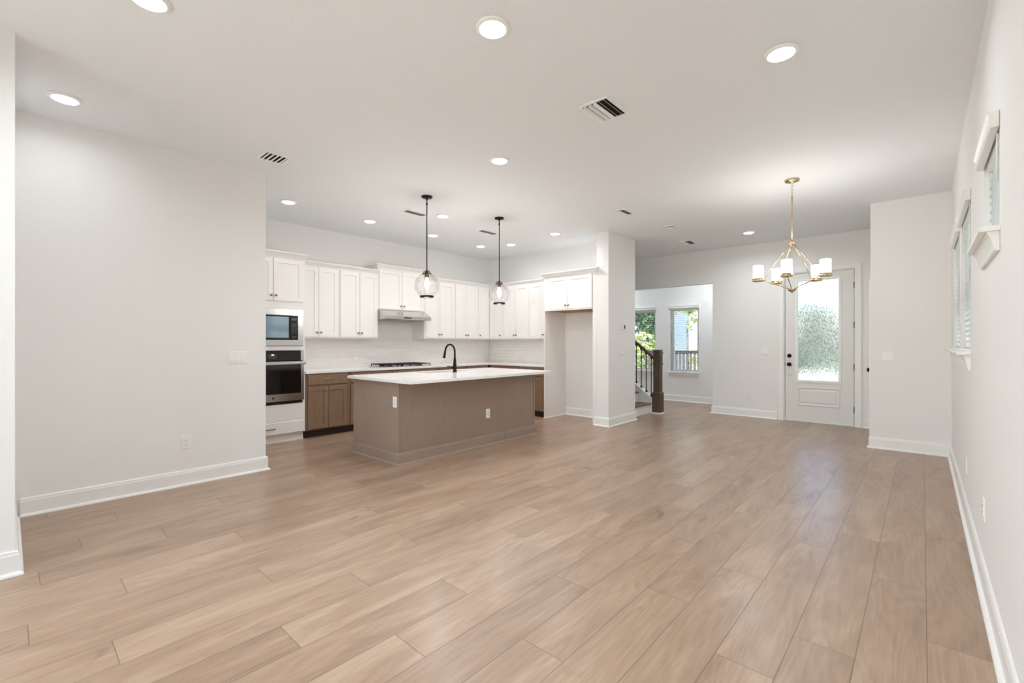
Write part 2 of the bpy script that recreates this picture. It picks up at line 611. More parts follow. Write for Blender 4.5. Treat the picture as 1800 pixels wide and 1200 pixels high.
def dup(root, loc, rz=None, label=None):
    r = root.copy()
    COL.objects.link(r)
    r.location = loc
    if rz is not None:
        r.rotation_euler = (0, 0, rz)
    if label:
        r['label'] = label
    for ch in list(root.children):
        if ch.type == 'LIGHT':
            continue
        c = ch.copy()
        COL.objects.link(c)
        c.parent = r
        for g in list(ch.children):
            d = g.copy()
            COL.objects.link(d)
            d.parent = c
    return r

def struct(o, label, cat):
    return tag(o, label, cat, kind='structure')

def holed(axis, p0, p1, u0, u1, z0, z1, holes):
    """wall slab with rectangular holes; axis 'X': slab between x=p0..p1 running along y, axis 'Y': the other way"""
    us = sorted({u0, u1} | {h[0] for h in holes} | {h[1] for h in holes})
    zs = sorted({z0, z1} | {h[2] for h in holes} | {h[3] for h in holes})
    nu, nz = len(us) - 1, len(zs) - 1
    def solid(i, j):
        if not (0 <= i < nu and 0 <= j < nz):
            return False
        a, b = (us[i] + us[i + 1]) / 2, (zs[j] + zs[j + 1]) / 2
        return not any(h[0] < a < h[1] and h[2] < b < h[3] for h in holes)
    def P(p, u, z):
        return (p, u, z) if axis == 'X' else (u, p, z)
    mb = MB()
    idx = {}
    def vid(p, u, z):
        k = P(p, u, z)
        if k not in idx:
            idx[k] = len(mb.v)
            mb.v.append(k)
        return idx[k]
    def quad(*q):
        mb.f.append(tuple(vid(*a) for a in q))
        mb.sm.append(False)
    for i in range(nu):
        for j in range(nz):
            if not solid(i, j):
                continue
            a, b, c, d = us[i], us[i + 1], zs[j], zs[j + 1]
            quad((p0, a, c), (p0, b, c), (p0, b, d), (p0, a, d))
            quad((p1, a, c), (p1, b, c), (p1, b, d), (p1, a, d))
            if not solid(i - 1, j):
                quad((p0, a, c), (p1, a, c), (p1, a, d), (p0, a, d))
            if not solid(i + 1, j):
                quad((p0, b, c), (p1, b, c), (p1, b, d), (p0, b, d))
            if not solid(i, j - 1):
                quad((p0, a, c), (p1, a, c), (p1, b, c), (p0, b, c))
            if not solid(i, j + 1):
                quad((p0, a, d), (p1, a, d), (p1, b, d), (p0, b, d))
    return mb

# ------------------------------------------------------------------ room shell
struct(MB().box(-7.0, 0.40, -1.95, 10.28, -0.12, 0).build('floor', 'floor'), 'light oak plank floor running through the whole open room', 'floor')
struct(MB().box(-7.0, 0.40, -1.95, 10.28, CH, CH + 0.2).build('ceiling', 'ceiling'), 'flat white ceiling with recessed lights and vents', 'ceiling')
WB = 0.0
struct(holed('X', 0.25, 0.40, -1.95, 8.94, 0, CH, [(2.89, 3.56, 1.795, 2.27), (4.46, 5.46, 1.26, 2.32), (5.66, 6.66, 1.26, 2.32)]).build('wall_right', 'wall'),
       'long white wall with one high window and a pair of blinds', 'wall')
struct(holed('Y', 8.80, 8.94, -6.75, 0.25, 0, CH, [(-1.745, -0.765, 0, 2.475), (-6.45, -2.90, 0, 2.42)]).build('wall_front', 'wall'),
       'white wall with the front door and the wide cased opening', 'wall')
struct(MB().box(-0.48, 0.25, 7.22, 7.34, 0, CH).build('wall_closet', 'wall'), 'white closet wall stub beside the front door', 'wall')
struct(holed('X', -0.48, -0.37, 7.34, 8.80, 0, CH, [(7.40, 8.16, 0, 2.06)]).build('wall_closet_side', 'wall'), 'side of the closet facing the front door', 'wall')
struct(holed('Y', 10.10, 10.28, -6.75, -2.60, 0, CH, [(-4.275, -3.62, 0.64, 2.09), (-5.265, -4.61, 0.64, 2.09)]).build('wall_far', 'wall'),
       'far white wall of the front room with two windows', 'wall')
struct(MB().box(-2.78, -2.60, 8.94, 10.10, 0, CH).build('wall_far_right', 'wall'), 'short side wall of the front room', 'wall')
struct(MB().box(-6.90, -6.75, 7.13, 10.28, 0, CH).build('wall_far_left', 'wall'), 'outer wall of the front room behind the stairs', 'wall')
struct(MB().box(-6.97, -6.82, 1.783, 7.13, 0, CH).build('wall_kitchen_left', 'wall'), 'kitchen wall behind the range hood', 'wall')
struct(MB().box(-6.82, -3.83, 6.85, 7.13, 0, CH).build('wall_kitchen_back', 'wall'), 'kitchen wall behind the refrigerator alcove', 'wall')
struct(MB().box(-3.83, -3.617, 6.25, 7.13, 0, CH).build('wall_column', 'wall'), 'white wall end between refrigerator alcove and stairs', 'wall')
struct(MB().box(-6.82, -5.02, -1.95, 1.783, 0, CH).build('wall_left', 'wall'), 'big blank white wall before the oven tower', 'wall')
struct(MB().box(-5.02, -3.79, -1.95, 0.03, 0, CH).build('wall_near', 'wall'), 'white wall end at the edge of the photo', 'wall')
struct(holed('Y', -1.95, -1.80, -3.79, 0.25, 0, CH, [(-3.60, 0.06, 0.0, 2.72)]).build('wall_back', 'wall'), 'white wall behind the viewpoint with sliding glass doors', 'wall')
tag(MB().box(-6.0, 1.5, -7.0, -1.955, -0.15, -0.03).build('bounce_slab', 'concrete'), 'added unseen sunlit concrete patio behind the house', 'reflector')  # added out of view to bounce sunlight up into the room

BASE = [(0, 0), (0.034, 0), (0.0335, 0.006), (0.030, 0.013), (0.024, 0.018), (0.016, 0.020), (0.016, 0.112), (0.013, 0.122), (0.013, 0.130), (0.008, 0.138), (0, 0.138)]
def baseboard(name, path, label, mt='trim'):
    return struct(MB().sweep(path, BASE).build(name, mt), label, 'baseboard')
e = 0.001
baseboard('baseboard_left', [(-5.02 + e, 0.065), (-5.02 + e, 1.783 + e), (-6.19, 1.783 + e)], 'white baseboard along the big blank wall')
baseboard('baseboard_near', [(-3.79 + e, -1.79), (-3.79 + e, 0.03 + e), (-4.98, 0.03 + e)], 'white baseboard at the wall end cut by the photo edge')
baseboard('baseboard_right', [(-0.48 - e, 7.262), (-0.48 - e, 7.22 - e), (0.25 - e, 7.22 - e), (0.25 - e, -1.79)], 'white baseboard along the closet stub and window wall')
baseboard('baseboard_front', [(-2.90 - e, 8.93), (-2.90 - e, 8.80 - e), (-1.838, 8.80 - e)], 'white baseboard between the cased opening and front door')
baseboard('baseboard_front_right', [(-0.672, 8.80 - e), (-0.52, 8.80 - e)], 'short white baseboard between front door and closet')
baseboard('baseboard_far', [(-6.70, 10.10 - e), (-2.82, 10.10 - e)], 'white baseboard under the front room windows')
baseboard('baseboard_column', [(-3.865, 6.25 - e), (-3.617 + e, 6.25 - e), (-3.617 + e, 7.13 + e), (-3.74, 7.13 + e)], 'white baseboard wrapping the wall end by the stairs')
baseboard('baseboard_alcove', [(-4.850, 6.85 - e), (-3.905, 6.85 - e)], 'white baseboard at the back of the refrigerator alcove')

# ------------------------------------------------------------------ windows
def casing_window(name, label, axis, p_in, p_out, u0, u1, z0, z1, rail=None):
    """vinyl window unit in a wall hole; p_out is the outside face of the wall"""
    t = thing(name, label, 'window', kind='structure')
    sgn = 1 if p_out > p_in else -1
    a, b = p_out - sgn * 0.075, p_out - sgn * 0.015
    def bx(mb, u_0, u_1, q0, q1, z_0, z_1, bev=0.0):
        q0, q1 = min(q0, q1), max(q0, q1)
        if axis == 'X':
            mb.box(q0, q1, u_0, u_1, z_0, z_1, bev)
        else:
            mb.box(u_0, u_1, q0, q1, z_0, z_1, bev)
    w = 0.042 if axis == 'X' else 0.06
    f = MB()
    bx(f, u0 + e, u0 + w, a, b, z0 + e, z1 - e)
    bx(f, u1 - w, u1 - e, a, b, z0 + e, z1 - e)
    bx(f, u0 + w, u1 - w, a, b, z0 + e, z0 + w)
    bx(f, u0 + w, u1 - w, a, b, z1 - w, z1 - e)
    if rail:
        bx(f, u0 + w, u1 - w, a, b, rail - 0.018, rail + 0.018)
    f.build('window_frame', 'plastic', t)
    g = MB()
    m = (a + b) / 2
    bx(g, u0 + w - 0.004, u1 - w + 0.004, m - 0.003, m + 0.003, z0 + w - 0.004, z1 - w + 0.004)
    g.build('window_glass', 'glass', t)
    return t

def sill(t, axis, p, u0, u1, zt, proud, apron_h, th=0.022, apron=True, depth=0.075, horn=0.03):
    """stool board with rounded nose plus profiled apron; p is the room face of the wall, room on the minus side"""
    mb = MB()
    prof = [(-proud, zt - th * 0.75), (-proud + 0.004, zt - th), (-0.0005, zt - th), (-0.0005, zt), (-proud + 0.004, zt), (-proud, zt - th * 0.25)]
    def pt(u, o, z):
        return (p + o, u, z) if axis == 'X' else (u, p + o, z)
    mb.loops([[pt(u0 - horn, o, z) for o, z in prof], [pt(u1 + horn, o, z) for o, z in prof]])
    if axis == 'X':
        mb.box(p - 0.0005, p + depth, u0 + 0.002, u1 - 0.002, zt - th, zt)
    else:
        mb.box(u0 + 0.002, u1 - 0.002, p - 0.0005, p + depth, zt - th, zt)
    mb.build('window_sill', 'trim', t)
    za = zt - th
    ap = [(-0.0005, za), (-0.040, za), (-0.040, za - 0.008), (-0.034, za - 0.014), (-0.028, za - apron_h * 0.35), (-0.018, za - apron_h * 0.8),
          (-0.016, za - apron_h + 0.006), (-0.012, za - apron_h), (-0.0005, za - apron_h)]
    MB().loops([[pt(u0 - 0.012, o, z) for o, z in ap], [pt(u1 + 0.012, o, z) for o, z in ap]]).build('window_apron', 'trim', t)

w1 = casing_window('window_1', 'small high window in the long white wall', 'X', 0.25, 0.40, 2.89, 3.56, 1.795, 2.27)
sill(w1, 'X', 0.25, 2.89, 3.56, 1.81, 0.066, 0.085)
w2 = casing_window('window_2', 'nearer window of the pair in the long white wall', 'X', 0.25, 0.40, 4.46, 5.46, 1.26, 2.32, 1.79)
sill(w2, 'X', 0.25, 4.46, 6.66, 1.243, 0.072, 0.11)
w3 = casing_window('window_3', 'farther window of the pair, next to the closet stub', 'X', 0.25, 0.40, 5.66, 6.66, 1.26, 2.32, 1.79)
w4 = casing_window('window_4', 'front room window nearer the cased opening edge', 'Y', 10.10, 10.28, -4.275, -3.62, 0.64, 2.09)
sill(w4, 'Y', 10.10, -4.275, -3.62, 0.662, 0.05, 0.07)
w5 = casing_window('window_5', 'front room window partly behind the stair railing', 'Y', 10.10, 10.28, -5.265, -4.61, 0.64, 2.09)
sill(w5, 'Y', 10.10, -5.265, -4.61, 0.662, 0.05, 0.07)

def blind(name, label, axis, p, u0, u1, z0, z1, tilt, val_h, val_p, pitch=0.043, inside=0.03, horn=0.012, wand=True, group=None):
    """faux-wood blind hung inside the reveal: slats, bottom rail, cords, wand, valance in front of the wall"""
    t = thing(name, label, 'blind', group=group)
    def pt(u, o, z):
        return (p + o, u, z) if axis == 'X' else (u, p + o, z)
    sl = MB()
    n = int((z1 - z0 - 0.08) / pitch)
    hw = 0.024
    for k in range(n):
        zc = z0 + 0.04 + k * pitch
        c, s_ = math.cos(tilt), math.sin(tilt)
        L = []
        for u in (u0 + 0.008, u1 - 0.008):
            L.append([pt(u, inside + c * x - s_ * y, zc + s_ * x + c * y) for x, y in ((-hw, -0.0012), (0, 0.0012), (hw, -0.0012), (hw, 0.0012), (0, 0.0036), (-hw, 0.0012))])
        sl.loops(L)
    sl.build('slats', 'slat', t)
    br = MB()
    L = [[pt(u, inside + x, z0 + z) for x, z in ((-0.022, 0.004), (0.022, 0.004), (0.022, 0.02), (-0.022, 0.02))] for u in (u0 + 0.008, u1 - 0.008)]
    br.loops(L).build('bottom_rail', 'plastic', t)
    for fr in (0.16, 0.84):
        u = u0 + (u1 - u0) * fr
        MB().tube([pt(u, inside - 0.027, z0 + 0.02), pt(u, inside - 0.027, z1 - 0.03)], 0.0016, 6).build('lift_cord', 'plastic', t)
    L = [[pt(u, inside + x, z) for x, z in ((-0.025, z1 - 0.045), (0.025, z1 - 0.045), (0.025, z1 - 0.003), (-0.025, z1 - 0.003))] for u in (u0 + 0.004, u1 - 0.004)]
    MB().loops(L).build('head_rail', 'plastic', t)
    if val_h:
        zt = z1 + val_h[0]
        zb = z1 - val_h[1]
        pr = [(-0.002, zb), (-0.012, zb), (-val_p + 0.006, zb), (-val_p, zb + 0.006), (-val_p + 0.002, zb + 0.016), (-val_p + 0.002, zt - 0.024),
              (-val_p - 0.006, zt - 0.012), (-val_p - 0.006, zt), (-0.002, zt)]
        MB().loops([[pt(u, o, z) for o, z in pr] for u in (u0 - horn, u1 + horn)]).build('valance', 'plastic', t)
    if wand:
        u = u0 + 0.05
        MB().tube([pt(u, inside - 0.034, z1 - 0.04), pt(u, inside - 0.036, z1 - 0.55 * (z1 - z0))], 0.004, 8).build('tilt_wand', 'plastic', t)
    return t
blind('window_blind', 'white blind in the small high window of the long wall', 'X', 0.25, 2.89, 3.56, 1.812, 2.27, math.radians(-62), (0.045, 0.028), 0.034, inside=0.032)
blind('window_blind', 'closed white blind over the long shared sill, nearer of the two', 'X', 0.25, 4.46, 5.46, 1.262, 2.32, math.radians(-60), (0.045, 0.028), 0.034, inside=0.032)
blind('window_blind', 'closed white blind over the long shared sill, nearer the closet stub', 'X', 0.25, 5.66, 6.66, 1.262, 2.32, math.radians(-60), (0.045, 0.028), 0.034, inside=0.032)
blind('window_blind', 'open white blind showing the house outside, beside the newel post', 'Y', 10.10, -4.275, -3.62, 0.664, 2.09, math.radians(6), (0.05, 0.01), 0.03, pitch=0.048, inside=0.06)
blind('window_blind', 'open white blind showing green trees behind the stair railing', 'Y', 10.10, -5.265, -4.61, 0.664, 2.09, math.radians(6), (0.05, 0.01), 0.03, pitch=0.048, inside=0.06)

# unseen glazing added behind the viewpoint to let in daylight
sd = thing('door_3', 'sliding glass doors in the wall behind the viewpoint', 'door', kind='structure')
f = MB()
for a in (-3.60, -2.43, -1.20, -0.01):
    f.box(a + e, a + 0.07 - e, -1.92, -1.86, 0.06, 2.66)
f.box(-3.60 + e, 0.06 - e, -1.92, -1.86, 0.002, 0.06)
f.box(-3.60 + e, 0.06 - e, -1.92, -1.86, 2.66, 2.72 - e)
f.build('door_frame', 'plastic', sd)
for a, b in ((-3.535, -2.425), (-2.365, -1.195), (-1.135, -0.005)):
    MB().box(a, b, -1.893, -1.887, 0.058, 2.662).build('glass_panel', 'glass', sd)

# ------------------------------------------------------------------ front door and closet door
fd = thing('door_1', 'white front door with tall rain glass pane and black hardware', 'door', (-1.745, 8.80, 0), kind='structure')
DW, DH = 0.98, 2.475
# door slab local: x 0.025..0.955, front face y=0.02
x0, x1, z0, z1 = 0.024, 0.958, 0.022, 2.452
gl = (0.205, 0.765, 0.690, 2.325)
def ringrects(mb, outer, inner, yf, yb):
    """rectangular ring with thickness"""
    a, b, c, d = outer
    i, j, k, l = inner
    vo = [(a, c), (b, c), (b, d), (a, d)]
    vi = [(i, k), (j, k), (j, l), (i, l)]
    vs = [(x, yf, z) for x, z in vo] + [(x, yf, z) for x, z in vi] + [(x, yb, z) for x, z in vo] + [(x, yb, z) for x, z in vi]
    fs = []
    for q in range(4):
        r = (q + 1) % 4
        fs += [(q, r, 4 + r, 4 + q), (8 + q, 8 + r, 12 + r, 12 + q), (q, r, 8 + r, 8 + q), (4 + q, 4 + r, 12 + r, 12 + q)]
    mb.add(vs, fs)
    return mb
sl = MB()
ringrects(sl, (x0, x1, z0, z1), gl, 0.022, 0.066)
sl.build('door_slab', 'door', fd)
pn = MB()
px0, px1, pz0, pz1 = 0.200, 0.782, 0.272, 0.580
pn.rects([(px0, px1, pz0, pz1, 0.0225), (px0, px1, pz0, pz1, 0.016), (px0 + 0.012, px1 - 0.012, pz0 + 0.012, pz1 - 0.012, 0.012),
          (px0 + 0.03, px1 - 0.03, pz0 + 0.03, pz1 - 0.03, 0.0205), (px0 + 0.045, px1 - 0.045, pz0 + 0.045, pz1 - 0.045, 0.0205),
          (px0 + 0.06, px1 - 0.06, pz0 + 0.06, pz1 - 0.06, 0.015)])
pn.build('raised_panel', 'door', fd)
lf = MB()
g0, g1, h0, h1 = gl
ringrects(lf, (g0 - 0.035, g1 + 0.035, h0 - 0.035, h1 + 0.035), (g0 + 0.004, g1 - 0.004, h0 + 0.004, h1 - 0.004), 0.012, 0.0215)
ringrects(lf, (g0 - 0.022, g1 + 0.022, h0 - 0.022, h1 + 0.022), (g0 - 0.004, g1 + 0.004, h0 - 0.004, h1 + 0.004), 0.007, 0.012)
lf.build('glass_frame', 'trim', fd)
MB().box(g0 + 0.0005, g1 - 0.0005, 0.040, 0.046, h0 + 0.0005, h1 - 0.0005).build('glass_pane', 'rain', fd)
MB().lathe([(0.0, 0.034), (0.014, 0.034), (0.017, 0.030), (0.018, 0.012), (0.030, 0.010), (0.033, 0.004), (0.033, 0.0)], (0.083, 0.022, 1.09), 24, 'Y').build('deadbolt', 'black', fd)
MB().lathe([(0.0, 0.072), (0.018, 0.072), (0.027, 0.064), (0.030, 0.052), (0.026, 0.040), (0.014, 0.030), (0.013, 0.012), (0.031, 0.010), (0.034, 0.004), (0.034, 0.0)],
           (0.083, 0.022, 0.946), 24, 'Y').build('door_knob', 'black', fd)
MB().lathe([(0.0, 0.003), (0.007, 0.003), (0.007, 0.0)], (0.088, 0.022, 0.757), 12, 'Y').build('latch_screw', 'black', fd)
for hz in (2.205, 1.585, 0.925, 0.262):
    MB().box(0.954, 0.972, 0.006, 0.022, hz - 0.05, hz + 0.05, 0.003).build('hinge', 'black', fd)
MB().box(0.0185, 0.0225, 0.012, 0.0205, 0.918, 0.978).build('strike_plate', 'black', fd)
jb = MB()
jb.box(0.001, 0.018, 0.0, 0.139, 0.0, DH - 0.001)
jb.box(0.966, 0.979, 0.0, 0.139, 0.0, DH - 0.001)
jb.box(0.018, 0.966, 0.0, 0.139, DH - 0.018, DH - 0.001)
jb.box(0.018, 0.032, 0.067, 0.09, 0.02, DH - 0.018)
jb.box(0.950, 0.966, 0.067, 0.09, 0.02, DH - 0.018)
jb.build('door_jamb', 'trim', fd)
def casing(t, u0, u1, zt, w=0.085, rot=False):
    mb = MB()
    pr = [(0.0, 0.0), (0.0, -0.012), (0.006, -0.017), (w - 0.018, -0.020), (w - 0.006, -0.017), (w, -0.010), (w, 0.0)]
    L = []
    L.append([(u0 - o, y - 0.0008, 0.0) for o, y in pr])
    L.append([(u0 - o, y - 0.0008, zt + o) for o, y in pr])
    L.append([(u1 + o, y - 0.0008, zt + o) for o, y in pr])
    L.append([(u1 + o, y - 0.0008, 0.0) for o, y in pr])
    mb.loops(L)
    return mb.build('door_casing', 'trim', t)
casing(fd, 0.006, 0.974, DH - 0.006)
MB().box(0.019, 0.965, 0.005, 0.139, 0.001, 0.018, 0.004).build('threshold', 'plastic', fd)

cd = thing('door_2', 'closet door in the side of the stub, only its black knob shows', 'door', (-0.48, 8.16, 0), -PI / 2, kind='structure')
# local x runs toward -Y (from 8.16 to 7.40), local -y is world -X
sl = MB()
sl.rects([(0.006, 0.754, 0.01, 2.05, 0.05), (0.006, 0.754, 0.01, 2.05, 0.015)])
for q0, q1 in ((0.25, 0.95), (1.08, 1.93)):
    sl.rects([(0.13, 0.63, q0, q1, 0.0155), (0.13, 0.63, q0, q1, 0.011), (0.145, 0.615, q0 + 0.015, q1 - 0.015, 0.0148)])
sl.build('door_slab', 'door', cd)
MB().lathe([(0.0, 0.068), (0.018, 0.068), (0.026, 0.060), (0.028, 0.050), (0.024, 0.038), (0.013, 0.028), (0.012, 0.012), (0.030, 0.010), (0.033, 0.004), (0.033, 0.0)],
           (0.69, 0.015, 0.955), 20, 'Y').build('door_knob', 'black', cd)
casing(cd, 0.004, 0.756, 2.056, 0.06)

# ------------------------------------------------------------------ tile backsplash
bs = MB().box(-6.819, -6.811, 2.705, 6.838, 0.9155, 1.372)
bs.box(-6.819, -6.811, 3.987, 4.890, 1.3735, 1.80)
tag(bs.build('tile_backsplash', 'tile', uvplane=(1, 2)), 'glossy white tile backsplash behind the cooktop and hood', 'backsplash')
bs = MB().box(-6.810, -4.880, 6.840, 6.849, 0.9155, 1.372)
tag(bs.build('tile_backsplash', 'tile', uvplane=(0, 2)), 'glossy white tile backsplash beside the refrigerator alcove', 'backsplash')

# ------------------------------------------------------------------ cabinets (local: x along the front, front at y=0 facing -y, z up)
R90 = PI / 2
def knob(parent, x, y, z, m='bronze'):
    return MB().lathe([(0.0, 0.030), (0.009, 0.030), (0.014, 0.026), (0.015, 0.021), (0.012, 0.016), (0.006, 0.012), (0.006, 0.003), (0.010, 0.0)],
                      (x, y, z), 16, 'Y').build('knob', m, parent)
def pull(parent, xc, y, z, w=0.13, m='bronze'):
    mb = MB()
    pts = [(xc - w / 2, y, z), (xc - w / 2, y - 0.02, z), (xc - w / 2 + 0.008, y - 0.028, z), (xc, y - 0.031, z), (xc + w / 2 - 0.008, y - 0.028, z), (xc + w / 2, y - 0.02, z), (xc + w / 2, y, z)]
    mb.tube(pts, 0.0055, 8)
    return mb.build('pull', m, parent)
CROWN = [(0.0, 0.0), (0.006, 0.0), (0.008, 0.012), (0.016, 0.020), (0.034, 0.044), (0.046, 0.054), (0.054, 0.058), (0.056, 0.072), (0.0, 0.072)]
def crown(parent, path, z, m='cabinet', s=1.0):
    return MB().sweep(path, [(o * s, z + q * s) for o, q in CROWN]).build('crown_moulding', m, parent)
DT = 0.020      # door thickness in front of the carcass
def doors(root, xs, z0, z1, kz, m='cabinet', sides=None, st=0.058):
    """xs: list of (x0,x1,knob side)"""
    for a, b, k in xs:
        d = MB().shaker(a, b, z0, z1, -DT, DT - 0.001, st).build('door', m, root)
        if k:
            kx = a + 0.026 if k == 'l' else b - 0.026
            knob(d, kx, -DT, kz)
def upper(name, label, loc, rz, w, z0, z1, dep, drs, dz0, dz1, kz, crown_path=None, cz=None, group='white wall cabinets', lightrail=True):
    t = thing(name, label, 'cabinet', loc, rz, group)
    MB().box(0.0006, w - 0.0006, 0, dep, z0, z1).build('carcass', 'cabinet', t)
    doors(t, drs, dz0, dz1, kz)
    if crown_path:
        crown(t, crown_path, cz)
    return t
XU, XB = -6.49, -6.215       # face of wall cabinets / base cabinets on the left run
UD = 0.328
LW = lambda y, x=XU: (x, y, 0)
DZ = (1.392, 2.392)
def LR(y0, ys):              # doors in local x
    return [(a - y0, b - y0, k) for a, b, k in ys]
upper('wall_cabinet', 'tall white wall cabinet between the oven tower and its twin', LW(2.706), R90, 0.620, 1.373, 2.405, UD,
      LR(2.706, [(2.722, 3.009, 'r'), (3.015, 3.310, 'l')]), *DZ, 1.455, [(0.001, 0), (0.619, 0)], 2.398)
upper('wall_cabinet', 'tall white wall cabinet just before the range hood, beside the bare tile', LW(3.327), R90, 0.657, 1.373, 2.405, UD,
      LR(3.327, [(3.344, 3.655, 'r'), (3.661, 3.967, 'l')]), *DZ, 1.455, [(0.001, 0), (0.656, 0)], 2.398)
upper('hood_cabinet', 'short white cabinet with raised crown above the range hood', LW(3.9855), R90, 0.905, 1.845, 2.510, UD,
      LR(3.9855, [(4.004, 4.431, 'r'), (4.437, 4.872, 'l')]), 1.856, 2.492, 1.915, [(0.0, 0.32), (0.0, -0.001), (0.905, -0.001), (0.905, 0.32)], 2.502)
upper('wall_cabinet', 'tall white wall cabinet just past the range hood', LW(4.892), R90, 0.698, 1.373, 2.405, UD,
      LR(4.892, [(4.912, 5.231, 'r'), (5.237, 5.572, 'l')]), *DZ, 1.455, [(0.001, 0), (0.697, 0)], 2.398)
upper('wall_cabinet', 'tall white wall cabinet second past the range hood, before the corner cabinet', LW(5.591), R90, 0.604, 1.373, 2.405, UD,
      LR(5.591, [(5.612, 5.880, 'r'), (5.886, 6.172, 'l')]), *DZ, 1.455, [(0.001, 0), (0.603, 0)], 2.398)
# corner cabinet: L shape, world coordinates
t = thing('corner_cabinet', 'white corner wall cabinet with one door on each wall', 'cabinet', (-6.49, 6.196, 0), 0, 'white wall cabinets')
mb = MB()
pl = [(-0.328, 0.0), (0.0, 0.0), (0.0, 0.324), (0.374, 0.324), (0.374, 0.652), (-0.328, 0.652)]
mb.loops([[(x, y, z) for x, y in pl] for z in (1.373, 2.405)])
mb.build('carcass', 'cabinet', t)
d = MB()
d.shaker(0.012, 0.300, *DZ, -DT, DT - 0.001, 0.05)
d.v = [(-y, x, z) for x, y, z in d.v]
d = d.build('door', 'cabinet', t)
k = knob(d, 0.038, -DT, 1.455)
k.data.transform(Matrix.Rotation(R90, 4, 'Z'))
d = MB().shaker(0.026, 0.346, *DZ, 0.324 - DT, DT - 0.001, 0.05).build('door', 'cabinet', t)
knob(d, 0.318, 0.324 - DT, 1.455)
MB().sweep([(0.0, 0.001), (0.0, 0.324), (0.373, 0.324)], [(o, 2.398 + q) for o, q in CROWN]).build('crown_moulding', 'cabinet', t)
BU = lambda x, y=6.52: (x, y, 0)
upper('wall_cabinet', 'white wall cabinet behind the far pendant, next to the corner', BU(-6.115), 0, 0.672, 1.373, 2.405, UD,
      [(0.022, 0.338, 'r'), (0.344, 0.656, 'l')], *DZ, 1.455, [(0.001, 0), (0.671, 0)], 2.398)
upper('wall_cabinet', 'single door white wall cabinet beside the refrigerator alcove', BU(-5.442), 0, 0.564, 1.373, 2.405, UD,
      [(0.020, 0.372, 'r')], *DZ, 1.455, [(0.001, 0), (0.563, 0)], 2.398)
# refrigerator surround
t = thing('refrigerator_surround', 'white cabinet and side panels around the empty refrigerator alcove', 'cabinet', (-4.876, 6.25, 0), 0, 'white wall cabinets')
MB().box(0.022, 0.974, 0.002, 0.595, 1.862, 2.44).build('carcass', 'cabinet', t)
MB().box(0.0245, 0.9715, 0.004, 0.594, 1.852, 1.8615).build('underside', 'ply', t)
MB().box(0, 0.0215, -0.012, 0.595, 0, 2.44).build('side_panel', 'cabinet', t)
MB().box(0.9745, 1.0445, -0.0005, 0.595, 0, 2.44).build('side_panel', 'cabinet', t)
MB().box(0.0245, 0.9715, -0.020, 0.0015, 1.850, 1.866).build('light_rail', 'cabinet', t)
doors(t, [(0.028, 0.490, 'r'), (0.496, 0.966, 'l')], 1.870, 2.412, 1.93)
crown(t, [(0.0, 0.25), (0.0, -0.02), (1.0435, -0.02), (1.0435, -0.002)], 2.426)
MB().sweep([(0.0215, 0.594), (0.0215, -0.013), (-0.001, -0.013)][::-1], [(0, 0), (0.014, 0), (0.013, 0.008), (0.008, 0.014), (0, 0.016)]).build('shoe_moulding', 'trim', t)

# oven tower
TX, TY, TWd = -6.215, 1.880, 0.823
t = thing('oven_tower', 'tall white cabinet tower holding the microwave and wall oven', 'cabinet', (TX, TY, 0), R90)
mb = MB()
mb.box(0, 0.045, 0, 0.60, 0.112, 2.42)
mb.box(TWd - 0.027, TWd, 0, 0.60, 0.112, 2.42)
mb.box(0.045, TWd - 0.027, 0, 0.60, 1.745, 2.42)
mb.box(0.045, TWd - 0.027, 0, 0.60, 1.206, 1.264)
mb.box(0.045, TWd - 0.027, 0, 0.60, 0.112, 0.500)
mb.box(0.045, TWd - 0.027, 0.55, 0.60, 0.500, 1.745)
mb.build('carcass', 'cabinet', t)
MB().box(0.002, TWd - 0.002, 0.055, 0.59, 0.0, 0.111).build('toe_kick', 'cabinet', t)
doors(t, [(0.026, 0.408, 'r'), (0.414, 0.797, 'l')], 1.852, 2.402, 1.918)
d = MB().slab(0.026, 0.797, 0.120, 0.268, -DT, DT - 0.001).build('drawer', 'cabinet', t)
pull(d, 0.3625, -DT, 0.195, 0.13, 'socket')
MB().slab(0.026, 0.797, 0.285, 0.488, -0.004, 0.0035, 0.001).build('filler_panel', 'cabinet', t)
crown(t, [(0.0, -0.001), (TWd, -0.001), (TWd, 0.215)], 2.420)
MB().sweep([(-0.0, 0.0545), (TWd - 0.002, 0.0545)], [(0, 0), (0.012, 0), (0.011, 0.008), (0.006, 0.013), (0, 0.014)]).build('shoe_moulding', 'trim', t)

# microwave with trim kit
mx0, mx1 = 0.047, 0.792
t = thing('microwave', 'built-in microwave with steel trim kit in the oven tower', 'microwave', (TX, TY, 0), R90)
mb = MB()
ringrects(mb, (mx0, mx1, 1.268, 1.742), (0.115, 0.724, 1.342, 1.668), -0.020, -0.001)
mb.build('trim_kit', 'steel', t)
MB().box(0.116, 0.723, -0.010, 0.40, 1.343, 1.667).build('body', 'blackglass', t)
MB().rects([(0.122, 0.617, 1.349, 1.661, -0.0105), (0.122, 0.617, 1.349, 1.661, -0.024), (0.125, 0.614, 1.352, 1.658, -0.026)]).build('door', 'blackglass', t)
MB().box(0.150, 0.600, -0.0272, -0.0261, 1.372, 1.645).build('viewing_glass', 'mirrorglass', [o for o in t.children if o.name.startswith('door')][0])
cp = MB().rects([(0.622, 0.717, 1.349, 1.661, -0.0105), (0.622, 0.717, 1.349, 1.661, -0.023), (0.624, 0.715, 1.351, 1.659, -0.025)]).build('control_panel', 'blackglass', t)
MB().box(0.636, 0.702, -0.0262, -0.0249, 1.600, 1.632).build('display', 'rubber', cp)
